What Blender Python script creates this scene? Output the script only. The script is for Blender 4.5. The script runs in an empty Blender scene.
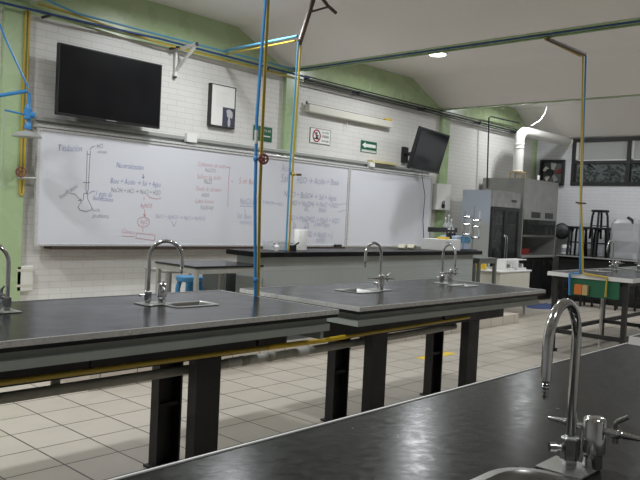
import bpy, bmesh, math, random
from mathutils import Vector, Matrix
random.seed(7)
S = bpy.context.scene
COL = S.collection
PI = math.pi

# ------------------------------------------------------------------ camera
EYE = 1.4093
YAW, PITCH, ROLL, FPX = 0.8270, -0.0337, 0.0482, 723.74
fw = Vector((math.sin(YAW)*math.cos(PITCH), math.cos(YAW)*math.cos(PITCH), math.sin(PITCH)))
r0 = Vector((math.cos(YAW), -math.sin(YAW), 0)); u0 = r0.cross(fw)
rt = r0*math.cos(ROLL)+u0*math.sin(ROLL); up = u0*math.cos(ROLL)-r0*math.sin(ROLL)
cam = bpy.data.cameras.new('camera'); cam.sensor_width = 36; cam.lens = 36*FPX/640; cam.clip_start = .05; cam.clip_end = 200
co = bpy.data.objects.new('camera', cam); COL.objects.link(co)
M4 = Matrix((rt, up, -fw)).transposed().to_4x4(); M4.translation = Vector((0, 0, EYE)); co.matrix_world = M4
S.camera = co

def ray(x, y): return fw+rt*((x-320)/FPX)-up*((y-240)/FPX)
def onY(x, y, Y):            # the world point on the plane Y = const that is seen at that place of the photo
    d = ray(x, y); p = d*(Y/d.y); p.z += EYE; return p
def onX(x, y, X):
    d = ray(x, y); p = d*(X/d.x); p.z += EYE; return p
def onZ(x, y, Z):
    d = ray(x, y); p = d*((Z-EYE)/d.z); p.z += EYE; return p

# ------------------------------------------------------------------ materials
def mat(name, col, rough=.5, metal=0., **k):
    m = bpy.data.materials.new(name); m.use_nodes = True
    b = m.node_tree.nodes['Principled BSDF']
    b.inputs['Base Color'].default_value = (*col, 1); b.inputs['Roughness'].default_value = rough; b.inputs['Metallic'].default_value = metal
    for a, v in k.items(): b.inputs[a.replace('_', ' ')].default_value = v
    return m
def N(m, t, **k):
    n = m.node_tree.nodes.new(t)
    for a, v in k.items(): setattr(n, a, v)
    return n
def L(m, a, b): m.node_tree.links.new(a, b)
def noisy(name, c1, c2, scale, r1=.4, r2=.6, metal=0., bump=0., detail=4):
    m = mat(name, c1, r1, metal); b = m.node_tree.nodes['Principled BSDF']
    tc = N(m, 'ShaderNodeTexCoord'); n = N(m, 'ShaderNodeTexNoise'); n.inputs['Scale'].default_value = scale; n.inputs['Detail'].default_value = detail
    L(m, tc.outputs['Object'], n.inputs['Vector'])
    mx = N(m, 'ShaderNodeMix', data_type='RGBA'); mx.inputs[6].default_value = (*c1, 1); mx.inputs[7].default_value = (*c2, 1)
    rp = N(m, 'ShaderNodeMapRange'); rp.inputs[1].default_value = .35; rp.inputs[2].default_value = .65
    L(m, n.outputs[0], rp.inputs[0]); L(m, rp.outputs[0], mx.inputs[0]); L(m, mx.outputs[2], b.inputs['Base Color'])
    rr = N(m, 'ShaderNodeMapRange'); rr.inputs[1].default_value = .35; rr.inputs[2].default_value = .65; rr.inputs[3].default_value = r1; rr.inputs[4].default_value = r2
    L(m, n.outputs[0], rr.inputs[0]); L(m, rr.outputs[0], b.inputs['Roughness'])
    if bump:
        bp = N(m, 'ShaderNodeBump'); bp.inputs['Strength'].default_value = bump; bp.inputs['Distance'].default_value = .01
        L(m, n.outputs[0], bp.inputs['Height']); L(m, bp.outputs[0], b.inputs['Normal'])
    return m
def brick_mat(name, c, mort, axes, w, h, ms, rough, off=.5, shift=(0, 0), bump=.4, vary=.04, wear=0):
    m = mat(name, c, rough); b = m.node_tree.nodes['Principled BSDF']
    tc = N(m, 'ShaderNodeTexCoord'); sp = N(m, 'ShaderNodeSeparateXYZ'); cb = N(m, 'ShaderNodeCombineXYZ')
    L(m, tc.outputs['Object'], sp.inputs[0])
    for i, a in enumerate(axes):
        ad = N(m, 'ShaderNodeMath', operation='ADD'); ad.inputs[1].default_value = shift[i]
        L(m, sp.outputs[a], ad.inputs[0]); L(m, ad.outputs[0], cb.inputs[i])
    br = N(m, 'ShaderNodeTexBrick', offset=off, squash=1.)
    br.inputs['Scale'].default_value = 1; br.inputs['Mortar Size'].default_value = ms; br.inputs['Mortar Smooth'].default_value = .3
    br.inputs['Brick Width'].default_value = w; br.inputs['Row Height'].default_value = h; br.inputs['Bias'].default_value = 0
    br.inputs['Color1'].default_value = (*c, 1); br.inputs['Color2'].default_value = (*[max(0, x-vary) for x in c], 1); br.inputs['Mortar'].default_value = (*mort, 1)
    L(m, cb.outputs[0], br.inputs['Vector'])
    n = N(m, 'ShaderNodeTexNoise'); n.inputs['Scale'].default_value = 2.2; n.inputs['Detail'].default_value = 14
    L(m, tc.outputs['Object'], n.inputs['Vector'])
    mr = N(m, 'ShaderNodeMapRange'); mr.inputs[1].default_value = .3; mr.inputs[2].default_value = .7; mr.inputs[3].default_value = 1-wear; mr.inputs[4].default_value = 1
    L(m, n.outputs[0], mr.inputs[0])
    mu = N(m, 'ShaderNodeVectorMath', operation='SCALE'); L(m, br.outputs['Color'], mu.inputs[0]); L(m, mr.outputs[0], mu.inputs['Scale'])
    L(m, mu.outputs[0], b.inputs['Base Color'])
    bp = N(m, 'ShaderNodeBump', invert=True); bp.inputs['Strength'].default_value = bump; bp.inputs['Distance'].default_value = .004
    L(m, br.outputs['Fac'], bp.inputs['Height']); L(m, bp.outputs[0], b.inputs['Normal'])
    return m
BRICK = brick_mat('painted_brick_front', (.74, .73, .70), (.56, .55, .52), (0, 2), .25, .0655, .003, .40, bump=.35, vary=.02, wear=.06)
BRICKR = brick_mat('painted_brick_side', (.74, .75, .78), (.58, .58, .60), (1, 2), .25, .0655, .003, .5, bump=.35, vary=.02, wear=.06)  # bluer than the front brick: window daylight tint put into the colour
TILE = brick_mat('floor_tile', (.495, .45, .385), (.045, .038, .032), (0, 1), .33, .33, .0058, .32, off=0, shift=(-2.2807+.33*20, -4.579+.33*30), bump=.2, vary=.03, wear=.10)
RISER = brick_mat('step_tile', (.62, .56, .48), (.16, .13, .11), (0, 2), .33, .2, .005, .4, off=0, shift=(-2.2807+.33*20, 0.05), vary=.03, wear=.1)
GREEN = noisy('green_gloss_paint', (.38, .50, .28), (.40, .52, .30), 3, .22, .34, bump=.04)
CEIL = noisy('ceiling_paint', (.90, .865, .835), (.87, .835, .805), 1.2, .8, .9)
TOP = noisy('black_lab_top', (.009, .0105, .010), (.015, .0165, .016), 45, .19, .26, bump=.03, detail=9)
TOP2 = noisy('dark_lab_top', (.012, .013, .014), (.017, .018, .019), 7, .19, .25, bump=.03, detail=7)
for m_ in (TOP, TOP2): m_.node_tree.nodes['Principled BSDF'].inputs['Specular IOR Level'].default_value = .3
TOP.node_tree.nodes['Principled BSDF'].inputs['Specular IOR Level'].default_value = .11
# dried paint and chemical flecks on the foreground top
_b = TOP.node_tree.nodes['Principled BSDF']; _l = _b.inputs['Base Color'].links[0].from_socket
_tc = N(TOP, 'ShaderNodeTexCoord'); _v = N(TOP, 'ShaderNodeTexVoronoi'); _v.inputs['Scale'].default_value = 9; L(TOP, _tc.outputs['Object'], _v.inputs['Vector'])
_sx = N(TOP, 'ShaderNodeSeparateColor'); L(TOP, _v.outputs['Color'], _sx.inputs[0])
_th = N(TOP, 'ShaderNodeMath', operation='MULTIPLY'); _th.inputs[1].default_value = .12; L(TOP, _sx.outputs[0], _th.inputs[0])
_ls = N(TOP, 'ShaderNodeMath', operation='LESS_THAN'); L(TOP, _v.outputs['Distance'], _ls.inputs[0]); L(TOP, _th.outputs[0], _ls.inputs[1])
_gt = N(TOP, 'ShaderNodeMath', operation='GREATER_THAN'); _gt.inputs[1].default_value = .72; L(TOP, _sx.outputs[1], _gt.inputs[0])
_ml = N(TOP, 'ShaderNodeMath', operation='MULTIPLY'); L(TOP, _ls.outputs[0], _ml.inputs[0]); L(TOP, _gt.outputs[0], _ml.inputs[1])
_mx = N(TOP, 'ShaderNodeMix', data_type='RGBA'); _mx.inputs[7].default_value = (.17, .16, .13, 1); L(TOP, _l, _mx.inputs[6]); L(TOP, _ml.outputs[0], _mx.inputs[0]); L(TOP, _mx.outputs[2], _b.inputs['Base Color'])
TOP3 = noisy('matt_black_top', (.005, .005, .006), (.009, .009, .010), 9, .3, .4)
TOP3.node_tree.nodes['Principled BSDF'].inputs['Specular IOR Level'].default_value = .15
ALU = noisy('aluminium_trim', (.74, .74, .73), (.58, .58, .57), 40, .25, .40, metal=.3)
RIMBLK = mat('black_core', (.01, .01, .01), .6)
APRON = noisy('grey_green_enamel', (.27, .30, .28), (.25, .28, .265), 6, .4, .55)
APRONL = noisy('pale_grey_green_enamel', (.37, .40, .375), (.34, .37, .35), 6, .4, .55)  # end panel's own colour; painted-in brightness on the lower apron strip
LEGM = noisy('black_steel', (.013, .013, .014), (.019, .019, .019), 12, .45, .6)
CHROME = mat('chrome', (.62, .63, .64), .13, 1.)
CHROMED = mat('aged_chrome', (.42, .43, .43), .22, 1.)
STEEL = noisy('brushed_steel', (.42, .42, .40), (.35, .35, .335), 8, .32, .45, metal=.85)
HOODM = noisy('hood_steel', (.37, .37, .36), (.33, .33, .32), 5, .45, .6, metal=.3)
BLUE = mat('blue_pipe_paint', (.045, .23, .52), .35)
BLUED = mat('dark_blue_pipe_paint', (.02, .06, .20), .45)
BLUEL = mat('light_blue_pipe_paint', (.10, .34, .55), .35)
YEL = mat('yellow_pipe_paint', (.50, .36, .05), .4)
YELB = mat('bright_yellow', (.75, .52, .03), .45)
DKPIPE = mat('dark_pipe', (.035, .035, .045), .5)
BROWN = mat('brown_pipe', (.085, .060, .045), .55)
WHITE = mat('white_plastic', (.78, .78, .76), .4)
BOARD = mat('whiteboard_enamel', (.69, .70, .75), .20)
BLACK = mat('black_plastic', (.012, .012, .013), .35)
SCREEN = noisy('dark_screen', (.006, .006, .007), (.008, .008, .009), 3, .38, .45)
SCREEN.node_tree.nodes['Principled BSDF'].inputs['Specular IOR Level'].default_value = .08
SCREENG = mat('glossy_screen', (.012, .014, .015), .12)
INKB = mat('blue_marker', (.17, .21, .46), .6); INKK = mat('black_marker', (.17, .17, .19), .6); INKR = mat('red_marker', (.60, .24, .27), .6)
INKF = mat('faint_blue_marker', (.33, .36, .54), .6)
SGREEN = mat('sign_green', (.012, .12, .055), .4); SWHITE = mat('sign_white', (.80, .82, .78), .4); SRED = mat('sign_red', (.50, .03, .07), .4); SBLK = mat('sign_black', (.03, .03, .04), .5)
CREAM = noisy('cream_enamel', (.60, .58, .50), (.57, .55, .475), 4, .4, .5)
GREYM = noisy('grey_steel_frame', (.36, .36, .33), (.32, .32, .29), 9, .4, .5)
GREYD = mat('dark_grey_panel', (.10, .11, .105), .5)
FRIDGE = mat('pale_blue_enamel', (.36, .40, .46), .4)
STOOLK = mat('black_stool_paint', (.008, .008, .009), .45)
STOOLB = mat('blue_stool_paint', (.05, .24, .46), .45)
PANELG = mat('green_board', (.012, .115, .055), .5)
ORANGE = mat('orange_box', (.60, .16, .03), .5); TAN = mat('tan_box', (.48, .36, .17), .6)
CLOTH = noisy('blue_cloth', (.03, .05, .13), (.05, .07, .17), 20, .8, .9)
REDP = mat('red_plastic', (.28, .03, .025), .45)
PVC = mat('white_pvc', (.62, .62, .58), .45); GREYPIPE = noisy('grey_drain_pipe', (.46, .45, .39), (.41, .40, .34), 20, .4, .5)
PAPER = mat('paper', (.80, .80, .77), .8); PHOTO = mat('photo_dark', (.05, .05, .09), .5); PHOTOL = mat('photo_light', (.50, .50, .52), .5)
FRAMEB = mat('black_frame', (.02, .02, .02), .4)
VALVER = mat('red_valve_paint', (.20, .05, .05), .5)
WINFR = mat('black_window_frame', (.014, .015, .016), .5)
LEAF = noisy('leaf', (.03, .06, .025), (.09, .13, .05), 3, .5, .7); BARK = mat('bark', (.06, .045, .03), .9)
DUCT = mat('white_duct', (.78, .78, .74), .45)
STONE = mat('galvanised_grey', (.40, .41, .39), .45, .3)
GREYF = mat('dark_grey_steel', (.13, .135, .125), .5)
SINKM = mat('sink_steel', (.32, .32, .31), .3, .9)
def glass(name, tint, alpha, rough=.05):
    m = mat(name, tint, rough); b = m.node_tree.nodes['Principled BSDF']; b.inputs['Alpha'].default_value = alpha
    return m
GLASS = glass('window_glass', (.06, .075, .072), .5, .08)
FROST = glass('frosted_glass', (.50, .51, .50), .82, .4)
CGLASS = glass('cabinet_glass', (.05, .055, .055), .45, .06)
CLEAR = glass('clear_plastic', (.75, .78, .80), .35, .15)
BAGM = glass('plastic_bag', (.52, .53, .55), .66, .25)
EMIT = bpy.data.materials.new('lamp_glow'); EMIT.use_nodes = True
e_ = EMIT.node_tree.nodes['Principled BSDF']; e_.inputs['Emission Color'].default_value = (.95, 1, 1, 1); e_.inputs['Emission Strength'].default_value = 6

# ------------------------------------------------------------------ mesh helpers
OFF = {}
class MB:
    def __init__(s): s.bm = bmesh.new()
    def face(s, vs):
        try: return s.bm.faces.new(vs)
        except ValueError: return None
    def box(s, x0, x1, y0, y1, z0, z1):
        v = [s.bm.verts.new((x, y, z)) for z in (z0, z1) for y in (y0, y1) for x in (x0, x1)]
        for f in ((0, 2, 3, 1), (4, 5, 7, 6), (0, 1, 5, 4), (2, 6, 7, 3), (0, 4, 6, 2), (1, 3, 7, 5)): s.face([v[i] for i in f])
        return s
    def obox(s, c, ax, ay, az, hx, hy, hz):      # oriented box
        c = Vector(c); v = []
        for k in (-1, 1):
            for j in (-1, 1):
                for i in (-1, 1): v.append(s.bm.verts.new(c+ax*(hx*i)+ay*(hy*j)+az*(hz*k)))
        for f in ((0, 2, 3, 1), (4, 5, 7, 6), (0, 1, 5, 4), (2, 6, 7, 3), (0, 4, 6, 2), (1, 3, 7, 5)): s.face([v[i] for i in f])
        return s
    def bar(s, a, b, w, h=None):                  # square bar between two points
        a, b = Vector(a), Vector(b); z = (b-a); ln = z.length; z.normalize()
        x = Vector((0, 0, 1)).cross(z)
        x = Vector((1, 0, 0)) if x.length < 1e-4 else x.normalized()
        y = z.cross(x); return s.obox((a+b)/2, x, y, z, w/2, (h or w)/2, ln/2)
    def tube(s, pts, r, n=10, cap=True, closed=False):
        pts = [Vector(p) for p in pts]; rs = r if isinstance(r, (list, tuple)) else [r]*len(pts)
        rings = []; ref = None; K = len(pts)
        for i, p in enumerate(pts):
            if closed: t = pts[(i+1) % K]-pts[i-1]
            else: t = pts[min(i+1, K-1)]-pts[max(i-1, 0)]
            t.normalize()
            if ref is None:
                ref = Vector((0, 0, 1)) if abs(t.z) < .9 else Vector((1, 0, 0))
            a = (ref-t*ref.dot(t)).normalized(); ref = a; b = t.cross(a)
            rings.append([s.bm.verts.new(p+(a*math.cos(2*PI*k/n)+b*math.sin(2*PI*k/n))*rs[i]) for k in range(n)])
        for i in range(K if closed else K-1):
            A, B = rings[i], rings[(i+1) % K]
            for k in range(n): s.face([A[k], A[(k+1) % n], B[(k+1) % n], B[k]])
        if cap and not closed: s.face(rings[0][::-1]); s.face(rings[-1])
        return s
    def lathe(s, c, prof, n=20, axis='z', cap=True):
        c = Vector(c); rings = []
        for r, h in prof:
            ring = []
            for k in range(n):
                a, b = r*math.cos(2*PI*k/n), r*math.sin(2*PI*k/n)
                ring.append(s.bm.verts.new(c+(Vector((a, b, h)) if axis == 'z' else Vector((a, h, b)) if axis == 'y' else Vector((h, a, b)))))
            rings.append(ring)
        for A, B in zip(rings, rings[1:]):
            for k in range(n): s.face([A[k], A[(k+1) % n], B[(k+1) % n], B[k]])
        if cap: s.face(rings[0][::-1]); s.face(rings[-1])
        return s
    def prism(s, poly, fn, d0, d1):               # poly of (a,b); fn(a,b,d) -> point
        A = [s.bm.verts.new(fn(a, b, d0)) for a, b in poly]; B = [s.bm.verts.new(fn(a, b, d1)) for a, b in poly]
        s.face(A[::-1]); s.face(B); n = len(poly)
        for k in range(n): s.face([A[k], A[(k+1) % n], B[(k+1) % n], B[k]])
        return s
    def build(s, name, m, parent=None, bevel=0, smooth=False, label=None):
        bmesh.ops.recalc_face_normals(s.bm, faces=s.bm.faces)
        me = bpy.data.meshes.new(name); s.bm.to_mesh(me); s.bm.free()
        if parent is not None:
            o_ = OFF.get(parent.name)
            if o_ is not None: me.transform(Matrix.Translation(-o_))
        o = bpy.data.objects.new(name, me); COL.objects.link(o); me.materials.append(m)
        if parent is not None:
            o.parent = parent
            if parent.name in OFF: OFF[o.name] = OFF[parent.name]
        if smooth:
            for p in me.polygons: p.use_smooth = True
            try: me.set_sharp_from_angle(angle=math.radians(40))
            except Exception: pass
        if bevel:
            b = o.modifiers.new('bevel', 'BEVEL'); b.width = bevel; b.segments = 2; b.limit_method = 'ANGLE'; b.angle_limit = math.radians(40)
        if label: o['label'] = label
        return o
def tag(o, label, cat, group=None, kind=None):
    o['label'] = label; o['category'] = cat
    if group: o['group'] = group
    if kind: o['kind'] = kind
    return o
def thing(name, label, cat, loc=(0, 0, 0), group=None, local=False, rz=0):
    o = bpy.data.objects.new(name, None); COL.objects.link(o); o.location = loc; o.empty_display_size = .1
    o.rotation_euler.z = rz
    if not local: OFF[o.name] = Vector(loc)
    return tag(o, label, cat, group)
def struct(name, mb, m, **k):
    o = mb.build(name, m, **k); o['kind'] = 'structure'; return o
def copy_tree(o, parent=None):
    c = o.copy(); COL.objects.link(c)
    if parent: c.parent = parent
    for ch in list(o.children): copy_tree(ch, c)
    return c

# ------------------------------------------------------------------ the room
WY = 7.12; WX = 14.3; LX = -4.4; BY = -4.0
ZV, ZT = 3.375, 3.745
VAL = [-.64, 3.17, 6.98, 10.79, 14.6]
struct('floor', MB().box(LX-.2, WX+.2, BY-.2, WY+.2, -.12, 0), TILE)
struct('wall_front', MB().box(LX-.2, WX+.2, WY, WY+.16, 0, 3.27), BRICK)
struct('wall_front_gable', MB().box(LX-.2, WX+.2, WY, WY+.16, 3.27, 4.0), noisy('gable_gloss_paint', (.46, .58, .33), (.48, .60, .35), 3, .22, .34, bump=.04))
w = MB(); WZ0, WZ1, WY0, WY1 = 2.265, 3.215, 3.55, 6.30
w.box(WX, WX+.16, BY-.2, WY, 0, WZ0).box(WX, WX+.16, BY-.2, WY, WZ1, 4.0).box(WX, WX+.16, BY-.2, WY0, WZ0, WZ1).box(WX, WX+.16, WY1, WY, WZ0, WZ1)
struct('wall_right', w, BRICKR)
struct('wall_left', MB().box(LX-.16, LX, BY-.2, WY, 0, 4.0), BRICKR)
struct('wall_back', MB().box(LX, WX, BY-.16, BY, 0, 4.0), BRICK)
c = MB(); prof = [(LX-.2, ZV+.05)]
for v in VAL:
    for dx, z in ((-.975, ZT), (-.125, ZV), (.125, ZV), (.975, ZT)):
        x = v+dx
        if LX-.2 < x < 13.9: prof.append((x, z))
prof = [p for p in prof if p[0] < 13.0]+[(13.36, ZT), (14.2, 3.235), (WX+.2, 3.235)]
poly = prof+[(prof[-1][0], 4.05), (prof[0][0], 4.05)]
c.prism(poly, lambda a, b, d: (a, d, b), BY-.2, WY)
struct('ceiling', c, CEIL)
for i, v in enumerate(VAL[:4]):
    hw = (.09, .09, .09, .035)[i]
    struct('trim_%d' % (i+1), MB().box(v-hw, v+hw, BY, WY-.10, ZV-.016, ZV), GREEN, bevel=.004)
    struct('trim_%d' % (i+11), MB().box(v-.122, v+.122, WY-.06, WY, 0, ZV-.001), GREEN)
struct('trim_15', MB().box(14.2, WX, WY-.05, WY, 0, 3.23), GREEN)
DX1 = 9.67; DY = 4.92
struct('floor_dais', MB().box(2.85, DX1, DY, WY, 0, .13), RISER)
# window in the right wall: frame, mullions, panes
fr = MB(); t = .07; x0, x1 = WX-.02, WX+.10
fr.box(x0, x1, WY0, WY1, WZ0, WZ0+t).box(x0, x1, WY0, WY1, WZ1-t, WZ1).box(x0, x1, WY0, WY0+t, WZ0+t, WZ1-t).box(x0, x1, WY1-t, WY1, WZ0+t, WZ1-t)
MID = 2.73; MUL = 5.17
fr.box(x0, x1, WY0+t, WY1-t, MID-.03, MID+.03)
fr.box(x0, x1, MUL-.035, MUL+.035, WZ0+t, MID-.03).box(x0, x1, MUL-.035, MUL+.035, MID+.03, WZ1-t)
fo = struct('window_1', fr, WINFR)
gl = MB(); gu = MB()
for a, b in ((WY0+t, MUL-.035), (MUL+.035, WY1-t)):
    gl.box(WX+.03, WX+.036, a, b, WZ0+t, MID-.03); gu.box(WX+.03, WX+.036, a, b, MID+.03, WZ1-t)
gl.build('lower_pane', GLASS, fo); gu.build('upper_pane', FROST, fo, label='frosted upper pane')
lv = MB()
for a, b in ((WY0+t, MUL-.035), (MUL+.035, WY1-t)):
    lv.box(WX+.015, WX+.027, a, b, MID+.03, MID+.055).box(WX+.015, WX+.027, b-.05, b, MID+.03, WZ1-t)
lv.build('sash_edge', WHITE, fo)
# shrubs outside the window
def shrub(x, y, h, r, label):
    t = thing('garden_shrub', label, 'shrub', (x, y, 0), 'shrubs outside the window')
    MB().tube([(x, y, 0), (x+.05, y, h*.4), (x, y+.05, h*.8)], [.05, .04, .02], 6).build('stem', BARK, t)
    m = MB()
    for k in range(1500):
        d = Vector((random.gauss(0, 1), random.gauss(0, 1), random.gauss(0, 1))).normalized()*(random.random()**.4)
        p = Vector((x+d.x*r, y+d.y*r, h*.62+d.z*h*.42)); a = random.random()*6.3; b = random.random()*2-1
        u = Vector((math.cos(a), math.sin(a), b)).normalized()*.075; q = u.cross(Vector((random.random()-.5, random.random()-.5, random.random()))).normalized()*.035
        m.face([m.bm.verts.new(p-u), m.bm.verts.new(p+q), m.bm.verts.new(p+u), m.bm.verts.new(p-q)])
    m.build('foliage', LEAF, t)
shrub(16.3, 5.6, 3.0, .8, 'leafy shrub outside the left half of the window')
shrub(16.2, 3.6, 3.4, .9, 'leafy shrub outside the right half of the window')
shrub(17.9, 7.4, 3.1, .9, 'leafy shrub outside, farthest left behind the window')
struct('ground_outside', MB().box(WX+.2, 22, -2, 12, -.1, 0), BARK)

# ------------------------------------------------------------------ lab benches
def top_with_holes(m, x0, x1, y0, y1, z0, z1, holes):
    xs = sorted(holes); cur = x0
    for hx0, hx1, hy0, hy1 in xs:
        m.box(cur, hx0, y0, y1, z0, z1); m.box(hx0, hx1, y0, hy0, z0, z1); m.box(hx0, hx1, hy1, y1, z0, z1); cur = hx1
    m.box(cur, x1, y0, y1, z0, z1)
def rrect(x0, x1, y0, y1, r, n=6):
    P = []
    for cx, cy, a in ((x1-r, y1-r, 0), (x0+r, y1-r, 90), (x0+r, y0+r, 180), (x1-r, y0+r, 270)):
        for k in range(n+1):
            t = math.radians(a+90*k/n); P.append((cx+r*math.cos(t), cy+r*math.sin(t)))
    return P
def sink_mesh(hole, z, r, depth=.15):
    x0, x1, y0, y1 = hole; m = MB(); rings = []
    spec = [(.018, .001, 0), (.018, .004, 0), (-.002, .005, 0), (-.010, -.004, 0), (-.02, -depth*.8, .6), (-.04, -depth, .6)]
    for g, dz, _ in spec:
        rings.append([m.bm.verts.new((a, b, z+dz)) for a, b in rrect(x0-g, x1+g, y0-g, y1+g, max(.004, r+g))])
    for A, B in zip(rings, rings[1:]):
        n = len(A)
        for k in range(n): m.face([A[k], A[(k+1) % n], B[(k+1) % n], B[k]])
    m.face(rings[-1]); return m
def lab_bench(label, x0, x1, y0, y1, sinks, legs, topm, trim=ALU, group='lab benches', style='channel', r=.02, fasc=.022, tw=.006):
    z = .9; cx, cy = (x0+x1)/2, (y0+y1)/2
    t = thing('lab_bench', label, 'lab bench', (cx, cy, 0), group)
    m = MB(); top_with_holes(m, x0+.004, x1-.004, y0+.004, y1-.004, z-.04, z, sinks); wt = m.build('worktop', topm, t)
    e = MB(); w = tw
    e.box(x0, x1, y0, y0+w, z-fasc, z+.003).box(x0, x1, y1-w, y1, z-fasc, z+.003).box(x0, x0+w, y0+w, y1-w, z-fasc, z+.003).box(x1-w, x1, y0+w, y1-w, z-fasc, z+.003)
    e.build('edge_trim', trim, wt, label='metal edge trim')
    for h in sinks: sink_mesh(h, z, r).build('sink', SINKM, t, smooth=True, label='steel sink basin')
    if style == 'channel':
        a = MB(); i = .045; d = .02; za, zb = .785, z-.04
        a.box(x0+i, x1-i, y0+i, y0+i+d, za, zb).box(x0+i, x1-i, y1-i-d, y1-i, za, zb).box(x0+i, x0+i+d, y0+i+d, y1-i-d, za, zb).box(x1-i-d, x1-i, y0+i+d, y1-i-d, za, zb)
        a.build('apron', APRON, t, bevel=.003)
        q = MB(); i2 = i-.012; zc = .822  # added strip: the light on the lower apron is put into its paler colour
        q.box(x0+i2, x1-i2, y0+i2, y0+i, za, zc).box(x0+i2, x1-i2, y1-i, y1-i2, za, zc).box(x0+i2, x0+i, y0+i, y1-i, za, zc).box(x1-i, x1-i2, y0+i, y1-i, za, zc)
        q.build('apron_light_strip', APRONL, t, label='lower strip of the apron, brighter light painted in')
        for yy in (cy-.19, cy+.15):
            MB().box(x0+.07, x1-.07, yy, yy+.05, .65, zb).build('beam', LEGM, t)
        for lx in legs:
            for side in (0, 1):
                # two U channels back to back: the near one shows its web, the far one its open side
                yb = cy-.195 if side == 0 else cy+.125; w_, d_ = .155, .07
                k = MB(); th = .012
                if side == 0: k.box(lx, lx+w_, yb, yb+th, .012, .65)
                else: k.box(lx, lx+w_, yb+d_-th, yb+d_, .012, .65)
                k.box(lx, lx+th, yb+(th if side == 0 else 0), yb+d_-(0 if side == 0 else th), .012, .65).box(lx+w_-th, lx+w_, yb+(th if side == 0 else 0), yb+d_-(0 if side == 0 else th), .012, .65)
                k.box(lx+th, lx+w_-th, yb+.014, yb+d_-.014, .33, .35)
                lg = k.build('leg', LEGM, t)
                MB().box(lx-.02, lx+w_+.02, yb-.02, yb+d_+.02, 0, .012).build('foot_plate', LEGM, lg)
    return t
FY0, FY1 = 2.575, 3.60
b1_ = lab_bench('long black-topped lab bench nearest the green column, with the blue pipe at its right end', .62, 2.98, FY0, FY1, [(2.25, 2.51, 3.04, 3.19), (1.05, 1.31, 3.03, 3.19)], (1.05, 2.275), TOP2)
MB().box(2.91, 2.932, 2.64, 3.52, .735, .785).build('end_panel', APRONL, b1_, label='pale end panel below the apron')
lab_bench('middle black-topped lab bench with two tall taps, behind the foreground bench', 3.155, 5.50, FY0, FY1, [(3.76, 3.98, 3.07, 3.29), (4.97, 5.20, 3.02, 3.15)], (3.70, 4.885), TOP2)
near = lab_bench('foreground black lab bench with round-cornered sink and lamp glare', .25, 3.34, .16, 1.168, [(1.04, 1.412, .43, .702)], (.75, 2.4), TOP, trim=WHITE, r=.085, tw=.006)

def frame_bench(label, x0, x1, y0, y1, sinks, legx, rail):
    t = lab_bench(label, x0, x1, y0, y1, sinks, (), TOP2, trim=WHITE, style='none', fasc=.042)
    for lx in legx:
        for ly in (y0+.07, y1-.09):
            lg = MB().box(lx, lx+.05, ly, ly+.05, 0, .86).build('leg', LEGM, t)
            MB().box(lx-.02, lx+.07, ly-.02, ly+.07, 0, .03).build('foot', LEGM, lg)
        MB().box(lx+.005, lx+.045, y0+.12, y1-.09, rail, rail+.045).build('end_rail', LEGM, t)
        MB().box(lx+.005, lx+.045, y0+.12, y1-.09, .81, .85).build('top_rail', LEGM, t)
    for ly in (y0+.07, y1-.09):
        for a, b in zip(legx, legx[1:]):
            MB().box(a+.05, b, ly+.005, ly+.045, rail, rail+.045).build('long_rail', LEGM, t)
            MB().box(a+.05, b, ly+.005, ly+.045, .81, .85).build('top_rail', LEGM, t)
    return t
rb = frame_bench('right-hand lab bench with white edges and green panel below', 7.80, 11.0, 2.70, 3.645, [(8.55, 8.85, 3.32, 3.50), (9.72, 9.98, 3.3, 3.5)], (7.86, 9.3, 10.85), .21)
frame_bench('white-edged bench corner just past the end of the foreground bench', 3.56, 5.6, .22, 1.235, [], (3.75, 5.3), .21)
MB().box(7.82, 7.84, 2.84, 3.40, .665, .855).build('hanging_panel', PANELG, rb, label='green board panel under the white edge')
tag(MB().box(7.775, 7.82, 3.23, 3.315, .68, .79).build('switch_box', ORANGE, bevel=.004), 'orange box on the green panel of the right-hand bench', 'box')
tag(MB().box(7.775, 7.82, 3.165, 3.226, .68, .79).build('switch_box', TAN, bevel=.004), 'tan box beside the orange one on the green panel', 'box')

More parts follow.
